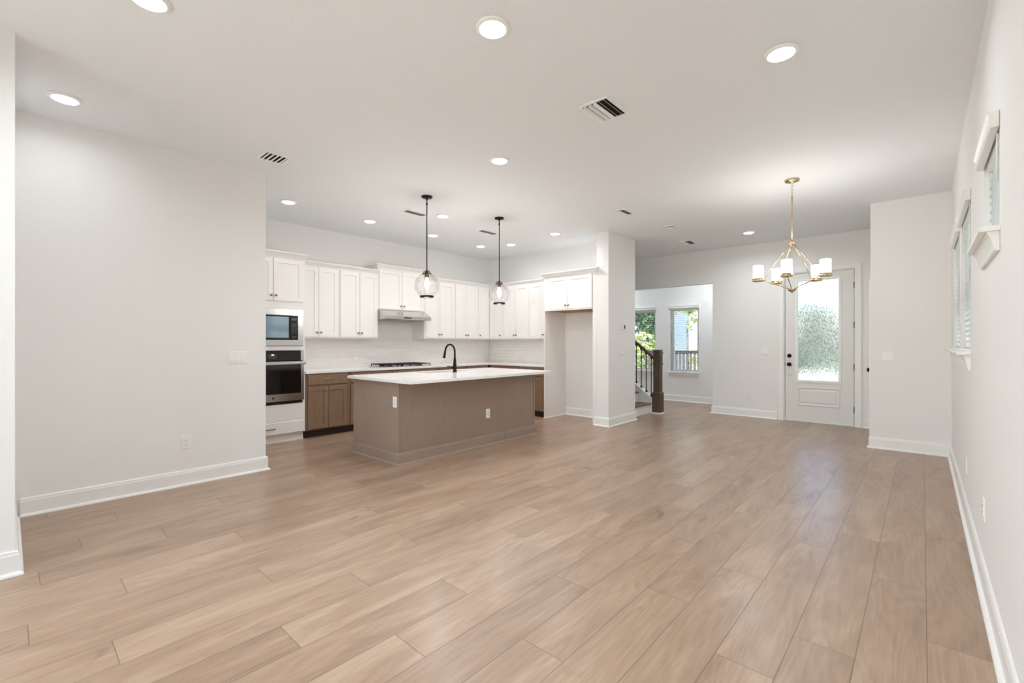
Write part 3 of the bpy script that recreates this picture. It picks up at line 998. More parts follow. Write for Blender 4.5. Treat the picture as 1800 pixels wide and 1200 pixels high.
for r in range(5):
    for c_ in range(3):
        MB().box(0.638 + c_ * 0.023, 0.656 + c_ * 0.023, -0.0262, -0.0249, 1.545 - r * 0.026, 1.560 - r * 0.026).build('button', 'rubber', cp)
MB().box(0.640, 0.700, -0.0265, -0.0249, 1.372, 1.396).build('button', 'rubber', cp)

# wall oven
t = thing('wall_oven', 'black glass and steel wall oven under the microwave', 'oven', (TX, TY, 0), R90)
MB().box(0.060, 0.780, -0.001, 0.54, 0.512, 1.200).build('body', 'dark', t)
mb = MB().box(0.050, 0.756, -0.030, -0.0015, 1.072, 1.203, 0.003)
cp = mb.build('control_panel', 'blackglass', t)
MB().box(0.345, 0.450, -0.0315, -0.0298, 1.100, 1.160).build('display', 'rubber', cp)
MB().box(0.385, 0.415, -0.0322, -0.0313, 1.142, 1.153).build('clock_digits', 'led', cp)
MB().box(0.7565, 0.796, -0.030, -0.0015, 1.072, 1.203, 0.003).build('side_trim', 'steel', t)
mb = MB()
ringrects(mb, (0.050, 0.796, 0.545, 1.062), (0.085, 0.756, 0.640, 1.045), -0.038, -0.003)
d = mb.build('door', 'steel', t)
MB().box(0.086, 0.755, -0.036, -0.008, 0.641, 1.044).build('door_glass', 'blackglass', d)
MB().lathe([(0.0, 0.0015), (0.010, 0.0015), (0.013, 0.0022), (0.0145, 0.0022), (0.0155, 0.0)], (0.405, -0.038, 0.592), 20, 'Y').build('emblem', 'socket', d)
h = MB().box(0.055, 0.802, -0.092, -0.070, 1.018, 1.054, 0.008)
h.box(0.085, 0.115, -0.071, -0.037, 1.026, 1.046)
h.box(0.735, 0.765, -0.071, -0.037, 1.026, 1.046)
h.build('handle', 'steel', d)
MB().box(0.060, 0.780, -0.012, -0.0015, 0.512, 0.540).build('gap_shade', 'dark', t)  # black gap under the oven door, its shade put into the strip's colour

# base cabinets
def base(label, loc, rz, w, fronts, group='brown base cabinets', dep=0.60):
    t = thing('base_cabinet', label, 'cabinet', loc, rz, group)
    MB().box(0.0006, w - 0.0006, 0, dep, 0.105, 0.884).build('carcass', 'brown', t)
    MB().box(0.0006, w - 0.0006, 0.07, dep, 0, 0.1045).build('toe_kick', 'toe', t)
    for f_ in fronts:
        if f_[0] == 'drawer':
            _, a, b, c_, d_ = f_
            dr = MB().slab(a, b, c_, d_, -DT, DT - 0.001).build('drawer', 'brown', t)
            pull(dr, (a + b) / 2, -DT, (c_ + d_) / 2, 0.11, 'gold')
        else:
            _, a, b, c_, d_, k_ = f_
            dr = MB().shaker(a, b, c_, d_, -DT, DT - 0.001, 0.06).build('door', 'brown', t)
            kx = a + 0.03 if k_ == 'l' else b - 0.03
            knob(dr, kx, -DT, d_ - 0.045, 'gold')
    return t
def std(w, n=2):
    m = w / 2
    fr = [('drawer', 0.035, w - 0.018, 0.726, 0.876)]
    if n == 2:
        fr += [('door', 0.035, m + 0.005, 0.122, 0.703, 'r'), ('door', m + 0.011, w - 0.018, 0.122, 0.703, 'l')]
    else:
        fr += [('door', 0.018, w - 0.018, 0.122, 0.703, 'l')]
    return fr
LB = lambda y: (XB, y, 0)
base('brown base cabinet beside the oven tower, with drawer over two doors', LB(2.705), R90, 0.622, std(0.622))
base('brown base cabinet half hidden behind the island corner, before the cooktop', LB(3.328), R90, 0.720, std(0.720))
base('brown base cabinet under the gas cooktop', LB(4.049), R90, 0.896, [('drawer', 0.018, 0.878, 0.62, 0.876), ('drawer', 0.018, 0.878, 0.375, 0.605), ('drawer', 0.018, 0.878, 0.122, 0.36)])
base('brown base cabinet just past the cooktop, behind the faucet', LB(4.946), R90, 0.684, std(0.684))
base('brown corner base cabinet where the two counters meet', LB(5.631), R90, 0.575, [('drawer', 0.018, 0.555, 0.726, 0.876), ('door', 0.018, 0.555, 0.122, 0.703, 'l')])
base('brown base cabinet on the short counter, nearer the corner', (-6.194, 6.245, 0), 0, 0.750, [('drawer', 0.018, 0.735, 0.726, 0.876), ('door', 0.018, 0.372, 0.122, 0.703, 'r'), ('door', 0.378, 0.735, 0.122, 0.703, 'l')])
base('brown base cabinet touching the refrigerator panel, seen past the island end', (-5.443, 6.245, 0), 0, 0.565, [('drawer', 0.018, 0.548, 0.726, 0.876), ('door', 0.018, 0.548, 0.122, 0.703, 'l')])

# L-shaped countertop
mb = MB()
pl = [(-6.818, 2.7055), (-6.178, 2.7055), (-6.178, 6.208), (-4.879, 6.208), (-4.879, 6.838), (-6.818, 6.838)]
bm = bmesh.new()
vs = [bm.verts.new((x, y, 0.8845)) for x, y in pl]
fc = bm.faces.new(vs)
r = bmesh.ops.extrude_face_region(bm, geom=[fc])
for v in r['geom']:
    if isinstance(v, bmesh.types.BMVert):
        v.co.z = 0.915
bmesh.ops.bevel(bm, geom=[e_ for e_ in bm.edges if abs(e_.verts[0].co.z - 0.915) < 1e-5 and abs(e_.verts[1].co.z - 0.915) < 1e-5], offset=0.003, segments=2, affect='EDGES')
bm.verts.index_update()
mb.add([v.co[:] for v in bm.verts], [[v.index for v in f_.verts] for f_ in bm.faces])
bm.free()
tag(mb.build('countertop', 'quartz'), 'white quartz L-shaped countertop along the kitchen walls', 'countertop')

# cooktop
t = thing('cooktop', 'black gas cooktop with cast iron grates on the counter', 'cooktop', (-6.26, 3.99, 0.915), R90)
w, dpt = 0.905, 0.50
MB().box(0, w, 0, dpt, 0.0005, 0.010, 0.004).build('tray', 'steel', t)
for (cx, cy, rr) in ((0.16, 0.13, 0.034), (0.16, 0.37, 0.040), (0.4525, 0.28, 0.055), (0.745, 0.13, 0.034), (0.745, 0.37, 0.040)):
    b_ = MB().lathe([(rr + 0.012, 0.0102), (rr + 0.012, 0.016), (rr, 0.018), (rr, 0.024), (rr - 0.006, 0.028), (0, 0.028)], (cx, cy, 0), 20).build('burner', 'castiron', t)
def grate(x0, x1):
    g = MB()
    y0, y1, zt, zb, b = 0.02, dpt - 0.02, 0.048, 0.034, 0.011
    for x in (x0, x1 - b):
        g.box(x, x + b, y0, y1, zb, zt, 0.003)
    for y in (y0, y1 - b):
        g.box(x0 + b, x1 - b, y, y + b, zb, zt, 0.003)
    xm = (x0 + x1) / 2
    g.box(xm - b / 2, xm + b / 2, y0 + b, y1 - b, zb, zt, 0.003)
    n = 3
    for k in range(1, n + 1):
        y = y0 + (y1 - y0) * k / (n + 1)
        g.box(x0 + b, x1 - b, y - b / 2, y + b / 2, zb + 0.001, zt - 0.001, 0.003)
    for x in (x0 + 0.006, x1 - 0.006):
        for y in (y0 + 0.006, y1 - 0.006):
            g.lathe([(0.009, 0.0102), (0.007, zb + 0.003)], (x, y, 0), 8)
    return g.build('grate', 'castiron', t)
grate(0.02, 0.305)
grate(0.312, 0.593)
grate(0.60, 0.885)
for k in range(5):
    MB().lathe([(0.019, 0.0102), (0.018, 0.030), (0.015, 0.034), (0, 0.034)], (0.29 + k * 0.081, 0.052, 0), 16).build('control_knob', 'steel', t)

# range hood
t = thing('range_hood', 'stainless steel under-cabinet range hood above the cooktop', 'range hood', (XU, 3.9865, 0), R90)
hd = MB()
wv = 0.904
pr = [(0.318, 1.844), (-0.02, 1.844), (-0.205, 1.742), (-0.205, 1.690), (-0.195, 1.684), (0.318, 1.684)]
hd.loops([[(x, y, z) for y, z in pr] for x in (0.0, wv)])
hd.build('hood_body', 'steel', t)
MB().box(0.36, 0.50, -0.2075, -0.2048, 1.704, 1.726).build('control_strip', 'rubber', t)
MB().box(0.10, 0.80, -0.16, 0.22, 1.680, 1.6835).build('grease_filter', 'sinksteel', t)
for x in (0.07, 0.83):
    MB().lathe([(0.02, 0.0), (0.02, 0.003), (0, 0.003)], (x, -0.14, 1.6808), 12).build('hood_lamp', 'plastic', t)

# ------------------------------------------------------------------ island
IX0, IX1, IY0, IY1 = -5.08, -4.135, 2.79, 5.07
t = thing('kitchen_island', 'brown panelled kitchen island standing on the oak floor', 'island')
sk = (-5.05, -4.71, 3.62, 4.35)    # sink cut-out
body = MB()
body.box(IX0 + 0.02, IX1 - 0.02, IY0 + 0.02, 3.58, 0.10, 0.8835)
body.box(IX0 + 0.02, IX1 - 0.02, 4.39, IY1 - 0.02, 0.10, 0.8835)
body.box(-4.66, IX1 - 0.02, 3.58, 4.39, 0.10, 0.8835)
body.box(IX0 + 0.02, -4.66, 3.58, 4.39, 0.10, 0.62)
body.build('carcass', 'islandwood', t)
MB().box(IX1 - 0.0195, IX1, IY0 + 0.002, IY1 - 0.028, 0.0, 0.8835, 0.001).build('back_panel', 'islandwood', t)
MB().box(IX0, IX1 - 0.022, IY0, IY0 + 0.0195, 0.0, 0.8835, 0.001).build('end_panel', 'islandwood', t)
MB().box(IX0, IX1 - 0.022, IY1 - 0.0195, IY1, 0.0, 0.8835, 0.001).build('end_panel', 'islandwood', t)
MB().box(IX1 - 0.0215, IX1 + 0.004, IY0 - 0.003, IY0 + 0.0015, 0.139, 0.8835, 0.001).build('corner_trim', 'islandwood', t)
MB().box(IX1 - 0.018, IX1 + 0.004, IY1 - 0.022, IY1 + 0.002, 0.139, 0.8835, 0.001).build('corner_trim', 'islandwood', t)
MB().sweep([(IX0, IY0 - e), (IX1 + e, IY0 - e), (IX1 + e, IY1 + e), (IX0, IY1 + e)], [(o, z * 0.95) for o, z in BASE]).build('base_moulding', 'islandwood', t)
MB().box(IX0 + 0.05, IX0 + 0.07, IY0 + 0.02, IY1 - 0.02, 0, 0.10).build('toe_kick', 'toe', t)
for k, (a, b) in enumerate(((2.83, 3.58), (3.59, 4.38), (4.39, 5.04))):
    d = MB().shaker(a, b, 0.122, 0.70, -DT, DT - 0.001, 0.06)
    d.v = [(IX0 + 0.019 + y, x, z) for x, y, z in d.v]
    d.build('door', 'islandwood', t)

ct = (-5.11, -3.82, 2.715, 5.11)
mb = MB()
bm = bmesh.new()
us = sorted({ct[0], ct[1], sk[0], sk[1]})
ys = sorted({ct[2], ct[3], sk[2], sk[3]})
vid = {(x, y): bm.verts.new((x, y, 0.8845)) for x in us for y in ys}
fl = []
for i in range(3):
    for j in range(3):
        if i == 1 and j == 1:
            continue
        fl.append(bm.faces.new([vid[us[i], ys[j]], vid[us[i + 1], ys[j]], vid[us[i + 1], ys[j + 1]], vid[us[i], ys[j + 1]]]))
r = bmesh.ops.extrude_face_region(bm, geom=fl)
for v in r['geom']:
    if isinstance(v, bmesh.types.BMVert):
        v.co.z = 0.915
vert_e = [e_ for e_ in bm.edges if abs(e_.verts[0].co.z - e_.verts[1].co.z) > 0.01 and (e_.verts[0].co.x in (ct[0], ct[1]) or min(abs(e_.verts[0].co.x - ct[0]), abs(e_.verts[0].co.x - ct[1])) < 1e-4)
          and min(abs(e_.verts[0].co.y - ct[2]), abs(e_.verts[0].co.y - ct[3])) < 1e-4]
bmesh.ops.bevel(bm, geom=vert_e, offset=0.02, segments=4, affect='EDGES')
bmesh.ops.bevel(bm, geom=[e_ for e_ in bm.edges if e_.is_manifold and all(abs(v.co.z - 0.915) < 1e-5 for v in e_.verts) and any(abs(f_.normal.z) < 0.5 for f_ in e_.link_faces)],
                offset=0.003, segments=2, affect='EDGES')
bm.verts.index_update()
mb.add([v.co[:] for v in bm.verts], [[v.index for v in f_.verts] for f_ in bm.faces])
bm.free()
tag(mb.build('island_countertop', 'quartz'), 'white quartz slab overhanging the brown island', 'countertop')

# undermount sink
mb = MB()
a, b, c_, d_ = sk[0] - 0.012, sk[1] + 0.012, sk[2] - 0.012, sk[3] + 0.012
def rr(x0, x1, y0, y1, z):
    return [(x0, y0, z), (x1, y0, z), (x1, y1, z), (x0, y1, z)]
mb.loops([rr(a, b, c_, d_, 0.8838), rr(a, b, c_, d_, 0.665), rr(a + 0.004, b - 0.004, c_ + 0.004, d_ - 0.004, 0.660)], False, True)
mb.loops([rr(a, b, c_, d_, 0.8838), rr(a + 0.003, b - 0.003, c_ + 0.003, d_ - 0.003, 0.8838), rr(a + 0.003, b - 0.003, c_ + 0.003, d_ - 0.003, 0.672)], False, True)
sn = thing('kitchen_sink', 'undermount sink sunk in the island countertop', 'sink')
mb.build('basin', 'sinksteel', sn)
MB().lathe([(0.045, 0.6722), (0.043, 0.675), (0.03, 0.6735), (0, 0.6735)], ((a + b) / 2, (c_ + d_) / 2, 0), 20).build('drain', 'steel', sn)

# faucet
fx, fy = -4.615, 3.985
t = thing('kitchen_faucet', 'matte black pull-down faucet arching over the island sink', 'faucet', (fx, fy, 0.9155))
MB().lathe([(0.030, 0.0), (0.030, 0.006), (0.024, 0.010), (0.0235, 0.075), (0.0245, 0.085), (0.021, 0.12), (0.0165, 0.175), (0.0140, 0.20)], n=20).build('body', 'black', t)
pts = [(0, 0, 0.19), (0, 0, 0.27)]
R_ = 0.098
for k in range(0, 11):
    an = math.radians(k * 16.2)
    pts.append((-R_ + R_ * math.cos(an), 0, 0.27 + R_ * math.sin(an)))
pts.append((pts[-1][0] - 0.008, 0, pts[-1][2] - 0.03))
MB().tube(pts, 0.0125, 12).build('gooseneck', 'black', t)
q = Vector(pts[-1])
MB().tube([q + Vector((0.001, 0, 0.012)), q, q + Vector((-0.013, 0, -0.05)), q + Vector((-0.022, 0, -0.085)), q + Vector((-0.0225, 0, -0.088))], [0.0135, 0.0145, 0.017, 0.020, 0.015], 14).build('spray_head', 'black', t)
hb = MB().tube([(0, -0.018, 0.062), (0, -0.058, 0.066)], [0.0155, 0.0145], 12)
hb.tube([(0, -0.050, 0.066), (-0.006, -0.095, 0.078), (-0.010, -0.122, 0.083)], [0.008, 0.006, 0.005], 8)
hb.build('lever_handle', 'black', t)

# ------------------------------------------------------------------ electrical plates
def plate(name, label, cat, loc, rz, kind, gangs=1, m='plastic', size=None):
    """local: plate against a wall at y=0, facing -y"""
    t = thing(name, label, cat, loc, rz)
    w = 0.072 + 0.046 * (gangs - 1)
    h = 0.118
    if size:
        w, h = size
    p = MB().rects([(-w / 2, w / 2, -h / 2, h / 2, -0.0005), (-w / 2, w / 2, -h / 2, h / 2, -0.004), (-w / 2 + 0.003, w / 2 - 0.003, -h / 2 + 0.003, h / 2 - 0.003, -0.0065)]).build('cover_plate', m, t)
    for g in range(gangs):
        x = (g - (gangs - 1) / 2) * 0.046
        if kind == 'switch':
            MB().add([(x - 0.016, -0.0066, -0.033), (x + 0.016, -0.0066, -0.033), (x + 0.016, -0.0066, 0.033), (x - 0.016, -0.0066, 0.033),
                      (x - 0.016, -0.0125, -0.033), (x + 0.016, -0.0125, -0.033), (x + 0.016, -0.0072, 0.033), (x - 0.016, -0.0072, 0.033)],
                     [(0, 1, 2, 3), (4, 5, 6, 7), (0, 1, 5, 4), (1, 2, 6, 5), (2, 3, 7, 6), (3, 0, 4, 7)]).build('rocker', m, t)
        else:
            MB().rects([(x - 0.017, x + 0.017, -0.034, 0.034, -0.0064), (x - 0.017, x + 0.017, -0.034, 0.034, -0.009)]).build('receptacle', m, t)
            for zc in (-0.018, 0.018):
                sl = MB()
                sl.box(x - 0.0075, x - 0.0055, -0.0096, -0.0089, zc + 0.000, zc + 0.009)
                sl.box(x + 0.0055, x + 0.0075, -0.0096, -0.0089, zc + 0.001, zc + 0.008)
                sl.lathe([(0.0028, 0.0), (0.0028, 0.0006)], (x, -0.0089, zc - 0.007), 8, 'Y', False)
                sl.build('slots', 'dark', t)
    return t
plate('light_switch', 'triple rocker switch on the big blank wall', 'light switch', (-5.02, 1.525, 1.158), R90, 'switch', 3)
plate('power_outlet', 'double outlet low on the big blank wall', 'outlet', (-5.02, 1.098, 0.39), R90, 'outlet')
plate('power_outlet', 'white outlet on the narrow end of the island', 'outlet', (-4.205, IY0, 0.668), 0, 'outlet')
plate('power_outlet', 'white outlet on the long back of the island', 'outlet', (IX1, 4.125, 0.40), R90, 'outlet')
plate('light_switch', 'four-gang switch on the wall end facing the entry, under the thermostat', 'light switch', (-3.617, 6.66, 1.157), R90, 'switch', 4)
plate('light_switch', 'double switch between the cased opening and front door', 'light switch', (-2.02, 8.80, 1.16), 0, 'switch', 2)
plate('power_outlet', 'low outlet between the cased opening and front door', 'outlet', (-2.303, 8.80, 0.41), 0, 'outlet')
plate('light_switch', 'double switch on the closet stub', 'light switch', (-0.31, 7.22, 1.14), 0, 'switch', 2)
plate('power_outlet', 'outlet on the window wall nearest the camera', 'outlet', (0.25, 3.52, 0.405), -R90, 'outlet')
plate('power_outlet', 'outlet on the window wall below the shared sill', 'outlet', (0.25, 4.81, 0.385), -R90, 'outlet')
plate('power_outlet', 'outlet on the window wall right by the closet stub corner', 'outlet', (0.25, 7.06, 0.40), -R90, 'outlet')
plate('power_outlet', 'outlet under the front room window', 'outlet', (-4.17, 10.10, 0.43), 0, 'outlet', 2)
plate('power_outlet', 'outlet in the tile just before the cooktop', 'outlet', (-6.811, 3.77, 1.08), R90, 'outlet')
th = thing('thermostat', 'small white thermostat with grey screen above the four-gang switch', 'thermostat', (-3.617, 6.70, 1.565), R90)
MB().box(-0.065, 0.065, -0.024, -0.0005, -0.044, 0.044, 0.006).build('housing', 'plastic', th)
MB().box(-0.005, 0.045, -0.0252, -0.0238, -0.030, 0.028).build('screen', 'rubber', th)

# ------------------------------------------------------------------ ceiling fixtures
first_light = None
def downlight(loc, label, color, k=1.0):
    global first_light
    z = CH - 0.0005
    if first_light is None:
        t = thing('recessed_light', label, 'ceiling light', (loc[0], loc[1], z), 0, 'recessed ceiling lights')
        MB().lathe([(0.094, 0.0), (0.094, -0.004), (0.088, -0.010), (0.078, -0.015), (0.072, -0.014), (0.070, -0.010), (0.070, -0.002), (0.094, 0.0)], n=40).build('trim_ring', 'plastic', t)
        MB().lathe([(0.0695, -0.004), (0.0695, -0.013), (0.066, -0.0165), (0.05, -0.0175), (0, -0.018)], n=40).build('lens', 'lens', t)
        first_light = t
    else:
        t = dup(first_light, (loc[0], loc[1], z), 0, label)
    l = bpy.data.lights.new('recessed_lamp', 'AREA')
    l.shape = 'DISK'
    l.size = 0.13
    l.energy = LAMP_W * k
    l.color = color
    l.spread = math.radians(165)
    lo = bpy.data.objects.new('recessed_lamp', l)
    COL.objects.link(lo)
    lo.location = (0, 0, -0.022)
    lo.parent = t
    return t
downlight((-2.905, 0.480), 'round recessed ceiling light cut by the top edge of the photo', LAMP_D)
downlight((-1.758, 1.792), 'big recessed ceiling light near the top edge, in the middle of the ceiling', LAMP_D)
downlight((-0.627, 3.102), 'recessed ceiling light closest to the high window in the long wall', LAMP_D, 0.75)
downlight((-4.519, 0.275), 'recessed ceiling light close to the big blank wall', LAMP_D, 0.22)
downlight((-2.982, 3.132), 'recessed ceiling light between the square supply vent and the island pendants', LAMP_D, 1.4)
downlight((-5.783, 2.314), 'kitchen recessed light nearest the oven tower', LAMP_C, 0.13)
downlight((-5.840, 3.460), 'kitchen recessed light second from the oven tower', LAMP_C, 0.13)
downlight((-4.864, 3.982), 'kitchen recessed light over the island between the two pendants', LAMP_C, 1.2)
downlight((-5.850, 4.590), 'kitchen recessed light just beside the nearer pendant rod, facing the hood', LAMP_C, 0.13)
downlight((-5.866, 5.672), 'kitchen recessed light nearest the inner corner of the kitchen', LAMP_C, 0.13)
downlight((-5.371, 5.929), 'kitchen recessed light just beside the farther pendant rod', LAMP_C, 0.5)
downlight((-4.320, 5.816), 'kitchen recessed light in front of the refrigerator alcove', LAMP_C, 0.9)
downlight((-2.022, 7.788), 'entry recessed light beside the chandelier, toward the front door wall', LAMP_D, 1.3)

downlight((-5.9, 9.5), 'added unseen fill light inside the front room above the stair side', LAMP_D, 1.5)  # fixture added out of sight to brighten the front room
downlight((-3.1, 9.25), 'added unseen fill light inside the front room just behind the cased opening edge', LAMP_D, 1.2)  # second added fill for the front room wall
downlight((-2.9, -1.0), 'added unseen fill light behind the viewpoint on the blank wall side', LAMP_D)  # added out of view to lift the ambient light
downlight((-0.65, -0.9), 'added unseen fill light behind the viewpoint on the window wall side', LAMP_D, 0.7)  # likewise added, weaker fill from behind the camera

d2 = math.radians
def ceiling_vent(label, x0, x1, y0, y1, along, n, tilt, frame=0.022, backing='dark'):
    """stamped register: flat frame, louvre blades, dark sheet painted as throat"""
    cx, cy = (x0 + x1) / 2, (y0 + y1) / 2
    t = thing('ceiling_vent', label, 'vent', (cx, cy, CH - 0.0005), 0, 'ceiling air vents')
    hx, hy = (x1 - x0) / 2, (y1 - y0) / 2
    f = MB()
    def ring(o, i, z0, z1):
        vo = [(-o[0], -o[1]), (o[0], -o[1]), (o[0], o[1]), (-o[0], o[1])]
        vi = [(-i[0], -i[1]), (i[0], -i[1]), (i[0], i[1]), (-i[0], i[1])]
        vs = [(x, y, z0) for x, y in vo] + [(x, y, z0) for x, y in vi] + [(x, y, z1) for x, y in vo] + [(x, y, z1) for x, y in vi]
        fs = []
        for q in range(4):
            r_ = (q + 1) % 4
            fs += [(q, r_, 4 + r_, 4 + q), (8 + q, 8 + r_, 12 + r_, 12 + q), (q, r_, 8 + r_, 8 + q), (4 + q, 4 + r_, 12 + r_, 12 + q)]
        f.add(vs, fs)
    ix, iy = hx - frame, hy - frame
    ring((hx, hy), (ix, iy), -0.009, 0)
    f.build('frame', 'plastic', t)
    MB().box(-ix, ix, -iy, iy, -0.0015, -0.0003).build('throat_shade', backing, t)  # flat sheet, the shade inside the duct is put into its colour
    span = iy if along == 'X' else ix
    for k in range(n):
        c_ = -span + 2 * span * (k + 0.5) / n
        hw = span / n * (0.5 if tilt == d2(10) else 0.62)
        sgn = tilt if not isinstance(tilt, (list, tuple)) else tilt[k]
        dx, dz = hw * math.cos(sgn), hw * math.sin(sgn)
        pr = [(c_ - dx, -0.010 - dz), (c_ + dx, -0.010 + dz), (c_ + dx, -0.0112 + dz), (c_ - dx, -0.0112 - dz)]
        if along == 'X':
            L = [[(u, a_, z) for a_, z in pr] for u in (-ix, ix)]
        else:
            L = [[(a_, u, z) for a_, z in pr] for u in (-iy, iy)]
        MB().loops(L).build('louvre', 'plastic', t)
    return t
ceiling_vent('small square vent near the big blank wall, black between its louvres', -4.625, -4.395, 1.560, 1.795, 'X', 5, d2(10))
ceiling_vent('largest square supply vent in the living room ceiling', -1.885, -1.640, 2.815, 3.145, 'Y', 5, [d2(40), d2(40), d2(40), d2(-42), d2(-42)])
ceiling_vent('narrow kitchen vent beside the nearer pendant rod', -5.10, -4.95, 3.46, 3.82, 'Y', 3, d2(-42), 0.03)
ceiling_vent('narrow kitchen vent beside the farther pendant rod', -5.12, -4.97, 4.84, 5.22, 'Y', 3, d2(-42), 0.03)
ceiling_vent('small vent in front of the wall end between alcove and stairs', -3.015, -2.860, 5.335, 5.625, 'Y', 4, [d2(40), d2(40), d2(-42), d2(-42)])
ceiling_vent('square vent past the smoke detector toward the entry', -3.13, -2.90, 7.715, 8.035, 'Y', 6, [d2(38), d2(38), d2(38), d2(-38), d2(-38), d2(-38)], backing='rubber')
ceiling_vent('wide grey vent close to the wall above the cased opening', -4.15, -3.80, 8.33, 8.54, 'X', 4, d2(-30), backing='grey')
sd_ = thing('smoke_detector', 'round white smoke detector on the ceiling by the stairs', 'smoke detector', (-2.78, 6.592, CH - 0.0005))
MB().lathe([(0.068, 0.0), (0.068, -0.012), (0.060, -0.016), (0.056, -0.016), (0.056, -0.030), (0.048, -0.038), (0, -0.040)], n=28).build('housing', 'plastic', sd_)
MB().lathe([(0.0575, -0.019), (0.0575, -0.027), (0.0565, -0.027), (0.0565, -0.019)], n=28, closed=True).build('vent_slot', 'dark', sd_)

# pendants
def pendant(loc, label):
    t = thing('pendant_light', label, 'pendant light', (loc[0], loc[1], CH - 0.0005), 0, 'island pendant lights')
    MB().lathe([(0.066, 0.0), (0.066, -0.006), (0.060, -0.018), (0.020, -0.022), (0.010, -0.030), (0.010, -0.046), (0.0, -0.046)], n=28).build('canopy', 'black', t)
    rod = MB().tube([(0, 0, -0.040), (0, 0, -0.885)], 0.0062, 10)
    rod.lathe([(0.009, -0.075), (0.011, -0.080), (0.011, -0.095), (0.009, -0.100)], n=12)
    rod.build('rod', 'black', t)
    cage = MB()
    for k in range(3):
        an = k * PI / 3
        pts = []
        for q in range(9):
            a_ = PI * q / 8
            rad = 0.046 * math.cos(a_)
            pts.append((rad * math.cos(an), rad * math.sin(an), -0.915 + 0.036 * math.sin(a_)))
        cage.tube(pts, 0.0035, 6)
    cage.lathe([(0.044, -0.921), (0.055, -0.921), (0.055, -0.915), (0.044, -0.915)], n=28, closed=True)
    cage.build('shade_holder', 'black', t)
    MB().lathe([(0.0, -0.880), (0.014, -0.880), (0.016, -0.900), (0.026, -0.905), (0.026, -0.950), (0.022, -0.962), (0.0, -0.962)], n=20).build('socket', 'socket', t)
    MB().lathe([(0.011, -0.960), (0.014, -0.975), (0.024, -1.005), (0.029, -1.035), (0.027, -1.060), (0.018, -1.085), (0.0, -1.096)], n=20).build('bulb', 'bulb', t)
    # globe: thin shell, open at the neck and at the bottom ring
    prof = []
    Rg, zc = 0.147, -1.058
    for k in range(19):
        a_ = math.radians(90 - 19 - k * (180 - 19 - 33) / 18)
        prof.append((Rg * math.cos(a_), zc + Rg * math.sin(a_)))
    L = []
    g = MB()
    n = 40
    for r_, h_ in prof:
        L.append([(r_ * math.cos(2 * PI * k / n), r_ * math.sin(2 * PI * k / n), h_) for k in range(n)])
    g.loops(L, False, False, True)
    g.build('glass_globe', 'globe', t)
    zb = prof[-1][1]
    rb = prof[-1][0]
    MB().lathe([(rb + 0.001, zb + 0.004), (rb + 0.003, zb + 0.002), (rb + 0.003, zb - 0.016), (rb - 0.008, zb - 0.018), (rb - 0.010, zb - 0.014), (rb - 0.006, zb + 0.002)], n=40, closed=True).build('bottom_ring', 'black', t)
    l = bpy.data.lights.new('pendant_lamp', 'POINT')
    l.energy = 8.5
    l.color = (1, 0.94, 0.87)
    l.shadow_soft_size = 0.03
    lo = bpy.data.objects.new('pendant_lamp', l)
    COL.objects.link(lo)
    lo.location = (0, 0, -1.135)
    lo.parent = t
    return t
pendant((-4.365, 3.335), 'clear glass globe pendant over the nearer end of the island')
pendant((-4.365, 4.578), 'clear glass globe pendant over the island end by the alcove')

# chandelier
chx, chy = -1.03, 5.60
t = thing('chandelier', 'brushed gold five-arm chandelier with white glass cylinder shades', 'chandelier', (chx, chy, CH - 0.0005))
MB().lathe([(0.070, 0.0), (0.070, -0.010), (0.066, -0.018), (0.014, -0.022), (0.010, -0.040), (0.0, -0.041)], n=32).build('canopy', 'gold', t)
ch = MB()
zz = -0.040
for k in range(4):
    pts = []
    for q in range(13):
        a_ = 2 * PI * q / 12
        x_, z_ = 0.009 * math.cos(a_), -0.018 + 0.021 * math.sin(a_)
        pts.append((x_, 0, zz + z_) if k % 2 == 0 else (0, x_, zz + z_))
    ch.tube(pts, 0.0022, 6)
    zz -= 0.033
ch.build('chain', 'gold', t)
MB().tube([(0, 0, zz + 0.004), (0, 0, -0.665)], 0.0062, 10).build('rod', 'gold', t)
MB().lathe([(0.008, -0.640), (0.024, -0.655), (0.030, -0.662), (0.030, -0.674), (0.020, -0.690), (0.0, -0.692)], n=24).build('hub', 'gold', t)
MB().lathe([(0.0, -1.160), (0.038, -1.166), (0.042, -1.172), (0.030, -1.180), (0.0, -1.205)], n=4, smooth=False).build('finial', 'gold', t)
for k in range(5):
    phi = YAW + math.radians(14 + 72 * k)
    ca, sa = math.cos(phi), math.sin(phi)
    P_ = lambda r_, z_: (r_ * ca, r_ * sa, z_)
    am = MB().tube([P_(0.014, -0.678), P_(0.10, -0.795), P_(0.20, -0.945), P_(0.248, -1.025), P_(0.255, -1.050), P_(0.243, -1.070), P_(0.215, -1.083), P_(0.10, -1.128), P_(0.018, -1.168)], 0.0044, 8)
    am.tube([P_(0.252, -1.050), P_(0.27, -1.062), P_(0.32, -1.064)], 0.006, 8)
    arm = am.build('arm', 'gold', t)
    cx_, cy_ = 0.32 * ca, 0.32 * sa
    MB().lathe([(0.0, -1.070), (0.052, -1.070), (0.055, -1.067), (0.055, -1.036), (0.052, -1.036), (0.052, -1.060), (0.0, -1.060)], (cx_, cy_, 0), 28).build('shade_cup', 'gold', arm)
    MB().lathe([(0.0505, -1.058), (0.0505, -0.898), (0.0465, -0.896), (0.0465, -1.056)], (cx_, cy_, 0), 32, closed=True).build('glass_shade', 'shade', arm)
    MB().lathe([(0.012, -1.059), (0.012, -1.030), (0.020, -1.000), (0.020, -0.975), (0.0, -0.955)], (cx_, cy_, 0), 16).build('bulb', 'bulb', arm)
